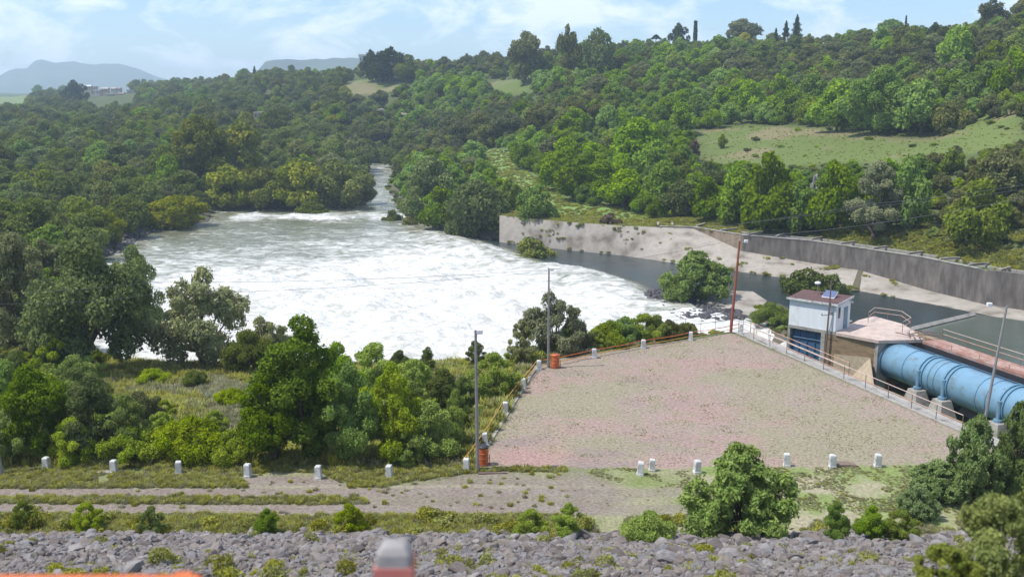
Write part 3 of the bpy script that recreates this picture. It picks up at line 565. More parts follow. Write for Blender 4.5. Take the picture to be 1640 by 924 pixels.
for q_ in (1496, 1537, 1628, 1760):
    s = s_for(q_)
    ring(s, s+.16, RP+.13, 'support_ring', bpy.data.materials['band_blue']); ring(s+.42, s+.58, RP+.13, 'support_ring', bpy.data.materials['band_blue'])
    m_ = MB()
    for sd_ in (-1, 1):
        part(MB().tube([(*pp(s+.3, sd_*1.72), -2.6), (*pp(s+.3, sd_*1.75), -4.3)], .17, 12), 'support_leg', M['pipe'], pipe)
        part(MB().tube([(*pp(s+.3, sd_*1.75), -4.28), (*pp(s+.3, sd_*1.75), -4.05)], .34, 12), 'leg_foot', M['pipe'], pipe)
        o4 = pp(s+.3, sd_*1.75)
        m_.add([(o4[0]+PX[0]*a*w_+AX[0]*b_*w_*1.1, o4[1]+PX[1]*a*w_+AX[1]*b_*w_*1.1, z_) for w_, z_ in ((.95, -6.2), (.5, -4.26)) for a, b_ in ((-1, -1), (1, -1), (1, 1), (-1, 1))], [(3, 2, 1, 0), (4, 5, 6, 7), (0, 1, 5, 4), (1, 2, 6, 5), (2, 3, 7, 6), (3, 0, 4, 7)])
    for sgn, f0 in ((-1, 0), (1, 8)):
        o_ = MB(); o_.v = m_.v[f0:f0+8]; o_.f = m_.f[:6]; part(o_, 'pedestal', pedm, pipe, bevel=.04)
# ladder-like pipe-top walkway line
part(MB().tube([(*pp(.6, .45), -1.52), (*pp(40, .45), -1.52)], .035, 6), 'top_cable', M['pipedark'], pipe)
part(MB().tube([(*pp(.6, .15), -1.52), (*pp(40, .15), -1.52)], .025, 6), 'top_cable', M['pipedark'], pipe)
# walkway behind the pipe
wk = empty('pipe_walkway', (*pp(0, 3), -1.3)); tag(wk, 'rusty pink concrete walkway running behind the blue pipe', 'walkway')
part(MB().box(pp(0, 0), PX, AX, (2.0, 4.0), (1.3, 46), (-1.55, -1.3)), 'walk_slab', M['rustdeck'], wk)
part(MB().box(pp(0, 0), PX, AX, (4.3, 5.3), (1.3, 46), (-9, -1.9)), 'side_wall', M['concrete'], wk)
part(MB().box(pp(0, 0), PX, AX, (1.95, 2.2), (1.4, 46), (-7, -1.56)), 'painted_gap_shade', M['black'], wk)  # black sheet paints the shade in the gap between pipe and walkway
part(MB().box(pp(0, 0), PX, AX, (4.0, 4.3), (1.3, 46), (-1.9, -1.62)), 'outer_ledge', M['deck'], wk)
railing([pp(1.6, 3.9), pp(44, 3.9)], 'walkway_railing', 'weathered pink railing along the rusty walkway behind the pipe', z=-1.3, step=3)
railing([pp(1.6, 2.1), pp(44, 2.1)], 'kerb_railing', 'low thin rusty rail between the blue pipe and the walkway', z=-1.3, h=.45, levels=(1.0,), step=3.2, r=.02)
pile = MB()
for k in range(9):
    a = rnd.uniform(0, 1.6); q_ = rnd.uniform(1.0, 3.6); o4 = pp(a-.3, q_); an = rnd.uniform(0, 3.1); d = (math.cos(an)*.8, math.sin(an)*.8)
    pile.tube([(o4[0]-d[0], o4[1]-d[1], -1.1+k*.03), (o4[0]+d[0], o4[1]+d[1], -1.05+k*.04)], .05, 5)
tag(pile.build('scrap_pile', M['rustpost']), 'pile of rusty steel scrap at the start of the pipe walkway', 'scrap pile')

# retaining wall and path at the terrace's right edge
fdir = Vector((27.9-19.8, 59.4-85.2, 0)).normalized(); fn = Vector((-fdir.y, fdir.x, 0)); 
if fn.x < 0: fn = -fn
f0 = (19.7, 85.0); fd = (fdir.x, fdir.y); fnn = (fn.x, fn.y)
rw = empty('retaining_wall', (*f0, 0)); tag(rw, 'grey concrete footpath strip on the wall edging the terrace beside the pipe trench', 'retaining wall')
part(MB().box(f0, fd, fnn, (-.4, 42), (.35, .95), (-9, -.28)), 'wall_face', M['concrete'], rw)
part(MB().box(f0, fd, fnn, (-.4, 42), (.12, 1.25), (-.26, -.02)), 'path_slab', M['concrete'], rw, bevel=.02)
part(MB().box(f0, fd, fnn, (-.4, 42), (-.12, .1), (-.3, .09)), 'kerb', M['concrete'], rw, bevel=.02)
railing([(f0[0]+fd[0]*s, f0[1]+fd[1]*s) for s in (0, 10, 20, 27)], 'terrace_railing', 'two bar faded orange railing along the right edge of the terrace', z=.02, step=2.35, h=1.05)
railing([(f0[0]+fd[0]*s+fnn[0]*1.15, f0[1]+fd[1]*s+fnn[1]*1.15) for s in (0, 9, 14)], 'trench_railing', 'second pale railing on the outer side of the footpath near the blue gate', z=-.02, step=2.6, h=.95, mtop='rail', mlow='railtop')
# terrace kerb on the left edge
tag(MB().box((-2.0, 53.4), (.187, .982), (.982, -.187), (0, 22.9), (-.22, .02), (-.5, .07)).build('terrace_kerb', M['concrete'], bevel=.02), 'thin pale concrete kerb along the left edge of the terrace', 'kerb')

# ---------------------------------------------------------------- bollards
def bollard_mesh(seed):
    r = random.Random(seed); m_ = MB(); w_ = .185; h = .82
    lay = [(w_*1.18, -.08), (w_*1.12, .1), (w_, .13), (w_*.93, h-.10), (w_*.84, h-.03), (w_*.55, h)]
    vs = [(sx*a+r.uniform(-.008, .008), sy*a+r.uniform(-.008, .008), z) for a, z in lay for sx, sy in ((-1, -1), (1, -1), (1, 1), (-1, 1))]
    fs = [(i*4+j, i*4+(j+1) % 4, i*4+4+(j+1) % 4, i*4+4+j) for i in range(len(lay)-1) for j in range(4)]+[(len(lay)*4-4, len(lay)*4-3, len(lay)*4-2, len(lay)*4-1)]
    return m_.add(vs, fs)
BOL = [(75, 752, 'farthest left white concrete bollard on the grass verge'), (183, 757, 'white bollard with a pale slab lying beside it, second from the left on the verge'),
       (286, 759, 'white bollard on the verge in front of the yellow green shrubs, third from left'), (397, 763, 'white bollard at the left end of the dark gravel patch'),
       (510, 766, 'white bollard at the right end of the dark gravel patch'), (624, 765, 'white bollard on the verge left of the lamp post and orange drum'),
       (747, 754, 'greyish bollard right beside the foot of the front lamp post'), (777, 712, 'bollard directly behind the front orange drum on the terrace edge'),
       (809, 661, 'third bollard up the left edge of the terrace, between yellow rails'), (838, 622, 'fourth bollard up the left edge of the terrace'),
       (863, 592, 'bollard at the far left corner of the terrace by the rear orange drum'), (952, 573, 'first bollard right of the rear orange drum on the far terrace edge'),
       (1030, 558, 'bollard on the far terrace edge in front of the bright bush'), (1106, 545, 'bollard on the far terrace edge left of the red mast'),
       (1187, 530, 'small pale bollard at the foot of the red mast'), (1025, 760, 'left one of the close pair of bollards at the front of the terrace'),
       (1044, 753, 'grey stained right one of the close pair of bollards'), (1116, 757, 'bollard partly hidden by the big round bush at its left'),
       (1260, 746, 'bollard just right of the big round bush'), (1333, 748, 'second bollard right of the big round bush, near a dirt mound'), (1405, 747, 'rightmost white bollard on the front verge')]
for k, (px, py, lb) in enumerate(BOL):
    x, y, z = at(px, py, 0); o = bollard_mesh(k).build('bollard', M['white'], None, bevel=.015)
    o.location = (x, y, 0); o.rotation_euler = (rnd.uniform(-.03, .03), rnd.uniform(-.04, .04)+(.09 if px == 1025 else 0), rnd.uniform(-.2, .2)); tag(o, lb, 'bollard', 'white concrete bollards round the terrace')
    s_ = .82 if px in (1187, 1044) else .92; o.scale = (s_, s_, s_)
def pairs(ids, out_, nm, lb, m1, m2, zo=(.62, .3)):
    t = empty(nm, (0, 0, 0)); pts = [Vector(at(BOL[i][0], BOL[i][1], 0)) for i in ids]; t.location = pts[0]; tag(t, lb, 'railing')
    for lv, mm in zip(zo, (m1, m2)):
        for off in (0, ):
            path = []
            for a, b_ in zip(pts, pts[1:]):
                for k in range(6): q = a.lerp(b_, k/6); path.append(q+Vector((out_[0], out_[1], lv-.06*math.sin(math.pi*k/6)+rnd.uniform(-.02, .02))))
            path.append(pts[-1]+Vector((out_[0], out_[1], lv))); part(MB().tube(path, .03, 6), 'rail', M[mm], t)
pairs([6, 7, 8, 9, 10], (-.2, .05), 'edge_railing', 'yellow and orange pipe rails between the bollards on the left terrace edge', 'yellow', 'yellow')
pairs([10, 11, 12, 13, 14], (0, .22), 'edge_railing', 'sagging orange rails between the bollards on the far terrace edge', 'orange', 'yellow')

# ---------------------------------------------------------------- drums
def drum(px, py, lb, h=.95, r=.29, dark=False):
    x, y, z = at(px, py, 0); t = empty('orange_drum', (x, y, 0)); tag(t, lb, 'waste drum')
    prof = [(r*.96, .10), (r, .12), (r, .36), (r*1.05, .38), (r*1.05, .41), (r, .43), (r, .66), (r*1.05, .68), (r*1.05, .71), (r, .73), (r, h), (r*1.04, h+.01), (r*1.04, h+.04)]
    MB().lathe(prof, (0, 0, 0), 24).build('drum_body', M['orange'], t)
    MB().lathe([(r*1.08, h+.03), (r*1.08, h+.09), (r*.8, h+.15)], (0, 0, 0), 24).build('rim', M['black'] if dark else M['orange'], t)
    MB().lathe([(r*1.15, 0), (r*1.15, .1)], (0, 0, 0), 20).build('base', M['redpost'], t)
    for s in (-1, 1): MB().tube([(s*(r+.08), 0, 0), (s*(r+.06), 0, .62)], .025, 6).build('stand_leg', M['redpost'], t)
drum(774, 744, 'orange drum with black rim beside the front lamp post', 1.0, .29, True)
drum(889, 589, 'all orange drum at the foot of the rear lamp post', .95, .32)

# ---------------------------------------------------------------- posts
def lamp_post(px, py, z, h, lb, m='steel', arm=(.35, 0), lean=(0, 0), r=.075, nm='lamp_post', head=True):
    x, y, _ = at(px, py, z); t = empty(nm, (x, y, z)); tag(t, lb, 'lamp post')
    MB().tube([(0, 0, -.3), (lean[0]*.5, lean[1]*.5, h/2), (lean[0], lean[1], h)], [r, r*.85, r*.65], 10).build('pole', M[m], t)
    MB().tube([(lean[0], lean[1], h-.25), (lean[0]+arm[0], lean[1]+arm[1], h-.05+abs(arm[0])*.15)], .025, 6).build('arm', M['steel'], t)
    hx = lean[0]+arm[0]; hy = lean[1]+arm[1]
    MB().add([(hx+a*.16, hy+b_*.12, h-.12+c*.12+abs(arm[0])*.15) for c in (-1, 1) for a, b_ in ((-1, -1), (1, -1), (1, 1), (-1, 1))], [(3, 2, 1, 0), (4, 5, 6, 7), (0, 1, 5, 4), (1, 2, 6, 5), (2, 3, 7, 6), (3, 0, 4, 7)]).build('lamp_head', M['lampwhite'], t, bevel=.04)
    return t
lamp_post(765, 754, 0, 8.0, 'grey steel lamp post at the front left corner of the terrace', arm=(.22, 0), lean=(-.06, 0), r=.11)
lamp_post(878, 589, 0, 7.7, 'grey steel lamp post behind the rear orange drum', arm=(.2, 0), lean=(0, 0), r=.1)
lamp_post(1170, 533, 0, 8.1, 'tall rust red mast with a white lamp at the far terrace corner', m='redpost', arm=(.55, 0), lean=(.45, 0), r=.13, nm='red_mast')
lamp_post(1576, 676, -.1, 7.6, 'leaning grey post with long arm and white lamp in front of the blue pipe', arm=(-1.0, .2), lean=(.75, 0), r=.1)
lamp_post(6, 760, 0, 6.0, 'grey post leaning at the left edge of the verge', arm=(-.4, 0), lean=(-1.0, 0), r=.11)
lf = [at(1076, 545, 0)]
railing([(13.6, 84.0), (19.4, 87.2), (21.4, 85.6)], 'wire_fence', 'short thin wire fence behind the red mast', z=-.2, h=1.6, levels=(1, .6), step=1.5, mtop='wire', mlow='wire', r=.02)
def wire(pts, sag, lb, r=.016):
    path = []
    for a, b_ in zip(pts, pts[1:]):
        a = Vector(a); b_ = Vector(b_)
        for k in range(16): t = k/16; path.append(a.lerp(b_, t)-Vector((0, 0, sag*4*t*(1-t))))
    path.append(Vector(pts[-1])); tag(MB().tube(path, r, 5).build('power_line', M['wire']), lb, 'wire', 'overhead wires across the valley')
def atY(px, py, Y):
    v = (462-py)/F; u = (px-820)/F; f = math.cos(TH)+v*math.sin(TH); q = -math.sin(TH)+v*math.cos(TH); t = Y/f; return (u*t, Y, HC+q*t)
wire([atY(1100, 368, 150), atY(1400, 326, 100), atY(1720, 283, 72)], .2, 'upper of the wires crossing in front of the right hillside')
wire([atY(1108, 366, 150), atY(1400, 330, 98), atY(1720, 291, 72)], .2, 'second wire running close under the upper one at right', .014)
wire([atY(1190, 379, 85.5), atY(1720, 300, 60)], .5, 'lowest wire from the red mast across the trees at right')
wire([atY(1186, 381, 85.5), atY(877, 432, 76), atY(240, 452, 74), atY(-60, 467, 72)], .3, 'wire strung left from the red mast over the white water', .012)
wire([atY(877, 434, 76), atY(240, 472, 72), atY(-60, 485, 70)], .3, 'lower wire at left running in front of the dark willows', .012)

# crest: near rail and post
nb = atY(632, 900, 6.0); o = bollard_mesh(99); o.v = [(a*.68, b_*.68, c*1.63) for a, b_, c in o.v]
nbo = empty('crest_post', (nb[0], 6.0, 16.35)); tag(nbo, 'blurred white and red post on the near edge of the dam crest', 'post')
o.build('post_body', mat('grey_white_paint', (.29, .27, .26), .8, .2, 6, .1), nbo, bevel=.02); zb_ = atY(632, 916, 5.84)[2]-16.35
MB().cube((-.1195, .1195), (-.1195, .1195), (.45, zb_)).build('red_band', M['redrock'], nbo)
gr = empty('crest_rail', (-4, 5.6, 16.35)); tag(gr, 'orange guard rail on the near dam crest at lower left', 'guard rail')
zr = atY(100, 922, 5.6)[2]-16.35
x1 = atY(322, 918, 5.6)[0]+4
MB().cube((-8, x1), (-.04, .04), (zr-.28, zr)).build('rail_beam', M['orange'], gr, bevel=.02)
for k in (-7, -4.5, -2, x1-.2): MB().cube((k, k+.1), (.05, .14), (-.3, zr-.04)).build('post', M['orange'], gr)
# slab by verge
tag(MB().cube((-.35, .35), (-.2, .2), (0, .1)).build('pale_slab', M['apron'], bevel=.03, loc=at(166, 757, 0)), 'pale broken slab lying in the verge grass by a bollard', 'slab')

# ---------------------------------------------------------------- vegetation prototypes
def crown(seed, lobes, leaves, size, H=1.5, lr=(.2, .36), hang=0., gap=.15, jit=.8, elong=1.5, base=.12, lobe_flat=.85, open_=.0):
    r = np.random.RandomState(seed); cs = []; rs = []
    for k in range(lobes):
        for _ in range(40):
            t = r.uniform(0, 1)**.85; rad = r.uniform(*lr)*(1.1-.35*t); z = base+rad*.6+(H-base-rad*1.4)*t
            rm = max(.12, (1-abs(2*t-.75)**2.3*.55)-rad*.75); q = math.sqrt(r.uniform(.02, 1))*rm; a = r.uniform(0, 6.283)
            c = np.array([q*math.cos(a), q*math.sin(a), z])
            if not cs or min(np.linalg.norm(c-o_) for o_ in cs) > lr[0]*.75: break
        cs.append(c); rs.append(rad)
    cs = np.array(cs); rs = np.array(rs); w_ = rs**2/np.sum(rs**2); m_ = int(leaves*1.9)
    k = r.choice(lobes, m_, p=w_); d = r.normal(size=(m_, 3)); d[:, 2] += .25; d /= np.linalg.norm(d, axis=1)[:, None]
    lump = 1+.2*np.sin(d[:, 0]*7+k*1.7)*np.sin(d[:, 1]*8+k)+.14*np.sin(d[:, 2]*13+k*2.3)*np.sin(d[:, 0]*15+k)
    rad = rs[k]*lump*(1.02-np.abs(r.normal(size=m_))*.16+(r.rand(m_) < .16)*r.rand(m_)*.28)
    p = cs[k]+d*rad[:, None]*np.array([1, 1, lobe_flat]); p += r.normal(size=p.shape)*.012
    keep = p[:, 2] > base*.3
    dist = np.linalg.norm(p[:, None, :]-cs[None], axis=2)/rs[None]; dist[np.arange(m_), k] = 9
    keep &= (dist.min(1) > .75) | (r.rand(m_) < .08)
    keep &= r.rand(m_) > gap*(np.sin(p[:, 0]*11+seed)*np.sin(p[:, 1]*10)*np.sin(p[:, 2]*12) > .08)*3+open_
    p = p[keep][:leaves]; d = d[keep][:leaves]; k = k[keep][:leaves]; n_ = len(p)
    if hang: p[:, 2] -= hang*r.rand(n_)**2*(r.rand(n_) < .5)
    nn = d*.9+r.normal(size=(n_, 3))*jit*np.array([1, 1, .8])+np.array([0, 0, .25]); nn /= np.linalg.norm(nn, axis=1)[:, None]
    tv = r.normal(size=(n_, 3))+(np.array([0, 0, -1.2]) if hang else 0); tv -= nn*np.sum(tv*nn, 1)[:, None]; tv /= np.linalg.norm(tv, axis=1)[:, None]
    bv = np.cross(nn, tv); s = size*r.uniform(.55, 1.35, n_)[:, None]
    v = np.stack([p-tv*s*elong*.5, p+bv*s*.5, p+tv*s*elong*.5, p-bv*s*.5], 1).reshape(-1, 3)
    lob = r.rand(lobes)[k]; tone = np.clip(.5*lob+.2*r.rand(n_)+.3*r.rand(n_), 0, 1)
    return v, np.arange(n_*4).reshape(-1, 4), np.repeat(tone, 4), cs
def trunk_mb(cs, r0=.05, seed=0, stems=1, lean=.1):
    r = random.Random(seed); m_ = MB()
    for s_ in range(stems):
        bx_, by_ = (r.uniform(-.1, .1), r.uniform(-.1, .1)) if stems > 1 else (0, 0)
        f = Vector((bx_+r.uniform(-lean, lean), by_+r.uniform(-lean, lean), .28)); 
        m_.tube([(bx_, by_, -.06), (bx_*.9+f.x*.1, by_*.9+f.y*.1, .12), tuple(f)], [r0*1.25, r0, r0*.75], 7)
        for c in list(cs)[s_::stems][:7]:
            c = Vector(c); mid = f.lerp(c, .5)+Vector((0, 0, -.05)); m_.tube([tuple(f), tuple(mid), tuple(c)], [r0*.6, r0*.35, r0*.14], 5)
    return m_
KIND = {
 'A': dict(lobes=26, lr=(.17, .33)), 'B': dict(lobes=30, lr=(.15, .28), gap=.22, jit=.65),
 'C': dict(lobes=30, lr=(.13, .25), hang=.08, gap=.25, jit=.75, elong=2.0, open_=.05), 'R': dict(lobes=56, lr=(.13, .24), base=.0, gap=.25, jit=.9, elong=2.6, open_=.25), 'D': dict(lobes=22, lr=(.16, .32), jit=.95, gap=.2),
 'E': dict(lobes=26, lr=(.16, .28), base=.0, jit=.9, gap=.2), 'Y': dict(lobes=20), 'K': dict(lobes=24, jit=.9),
 'G': dict(lobes=30, lr=(.16, .28), jit=.6), 'N': dict(lobes=22, lr=(.12, .26), jit=1., gap=.4, elong=2.0, open_=.42), 'Z': dict(lobes=20, lr=(.15, .3), jit=1., gap=.4, elong=3., open_=.3)}
PRO = {}; HS = {0: 1.05, 1: 1.7, 2: 2.6}
hidden = bpy.data.collections.new('forest_kinds'); FAR_IDX = {}; hobj = []
def protos(kind, n_, near, sizes):
    for hs in sizes:
        for j in range(n_):
            H = HS[hs]; p_ = dict(lr=(.16, .3)); p_.update(KIND[kind]); p_['lobes'] = int(p_['lobes']*(.8+.3*H)*(1 if near else .7)); lv, sz = (15000+int(7500*H), .036) if near else (3800+int(1000*H), .075)
            if not near: p_['lr'] = (p_['lr'][0]*1.15, p_['lr'][1]*1.2)
            v, q, tone, cs = crown(ord(kind)*10+j+(500 if near else 0)+hs*3000, leaves=lv, size=sz*(.85 if kind == 'C' else 1), H=H, **p_)
            me = npmesh('crown', v, q, LM[kind], {'tone': ('FLOAT', tone)})
            tb = trunk_mb(cs, .05 if kind in 'ABGC' else .03, j, 1 if kind in 'ABG' and hs else 3)
            tm = bpy.data.meshes.new('trunk'); tm.from_pydata(tb.v, [], tb.f); tm.materials.append(M['bark'])
            PRO.setdefault((kind, near, hs), []).append((me, tm))
            if not near and kind in 'ABDEG' and hs < 2:
                o = bpy.data.objects.new('k%02d' % len(hobj), me); hidden.objects.link(o); FAR_IDX.setdefault((kind, hs), []).append(len(hobj)); hobj.append(o)
for kd in 'ABDEG': protos(kd, 2, False, (0, 1))
for kd in 'ABCDEG': protos(kd, 1, True, (0, 1, 2))
protos('R', 1, True, (1,)); protos('N', 2, True, (0, 1)); protos('A', 1, True, (0, 1))
for kd in 'YKZ': protos(kd, 1, False, (0, 1))
def aspect(q_): return 0 if q_ < 1.35 else 1 if q_ < 2.15 else 2
def pick(kd, near, q_):
    h_ = aspect(q_)
    for c in ((kd, near, h_), (kd, near, min(h_, 1)), (kd, True, h_), (kd, False, h_), (kd, False, 1), (kd, True, 1)):
        if c in PRO: return PRO[c], HS[c[2]]
def scatter(name, pts, scales, rots, ids, coll, label, category, mat_=None, tilt=None):
    me = bpy.data.meshes.new(name); n_ = len(pts); me.vertices.add(n_); me.vertices.foreach_set('co', np.asarray(pts, np.float32).ravel())
    def A_(nm, ty, arr, key='value'):
        a = me.attributes.new(nm, ty, 'POINT'); a.data.foreach_set(key, np.asarray(arr).ravel())
    A_('scl', 'FLOAT_VECTOR', np.asarray(scales, np.float32), 'vector'); A_('rot', 'FLOAT_VECTOR', np.asarray(rots, np.float32), 'vector'); A_('pick', 'INT', np.asarray(ids, np.int32))
    o = bpy.data.objects.new(name, me); COL.objects.link(o); tag(o, label, category, kind='stuff')
    ng = bpy.data.node_groups.new(name, 'GeometryNodeTree'); ng.interface.new_socket('Geometry', in_out='INPUT', socket_type='NodeSocketGeometry'); ng.interface.new_socket('Geometry', in_out='OUTPUT', socket_type='NodeSocketGeometry')
    gi = ng.nodes.new('NodeGroupInput'); go = ng.nodes.new('NodeGroupOutput'); ip = ng.nodes.new('GeometryNodeInstanceOnPoints'); ci = ng.nodes.new('GeometryNodeCollectionInfo')
    ci.inputs['Collection'].default_value = coll; ci.inputs['Separate Children'].default_value = True; ci.inputs['Reset Children'].default_value = True
    def NA(nm, ty):
        a = ng.nodes.new('GeometryNodeInputNamedAttribute'); a.data_type = ty; a.inputs['Name'].default_value = nm; return [s for s in a.outputs if s.enabled and s.name == 'Attribute'][0]
    ng.links.new(gi.outputs[0], ip.inputs['Points']); ng.links.new(ci.outputs[0], ip.inputs['Instance']); ip.inputs['Pick Instance'].default_value = True
    ng.links.new(NA('pick', 'INT'), ip.inputs['Instance Index']); ng.links.new(NA('scl', 'FLOAT_VECTOR'), ip.inputs['Scale'])
    er = ng.nodes.new('FunctionNodeEulerToRotation'); ng.links.new(NA('rot', 'FLOAT_VECTOR'), er.inputs[0]); ng.links.new(er.outputs[0], ip.inputs['Rotation'])
    ng.links.new(ip.outputs[0], go.inputs[0]); md = o.modifiers.new('scatter', 'NODES'); md.node_group = ng
    return o

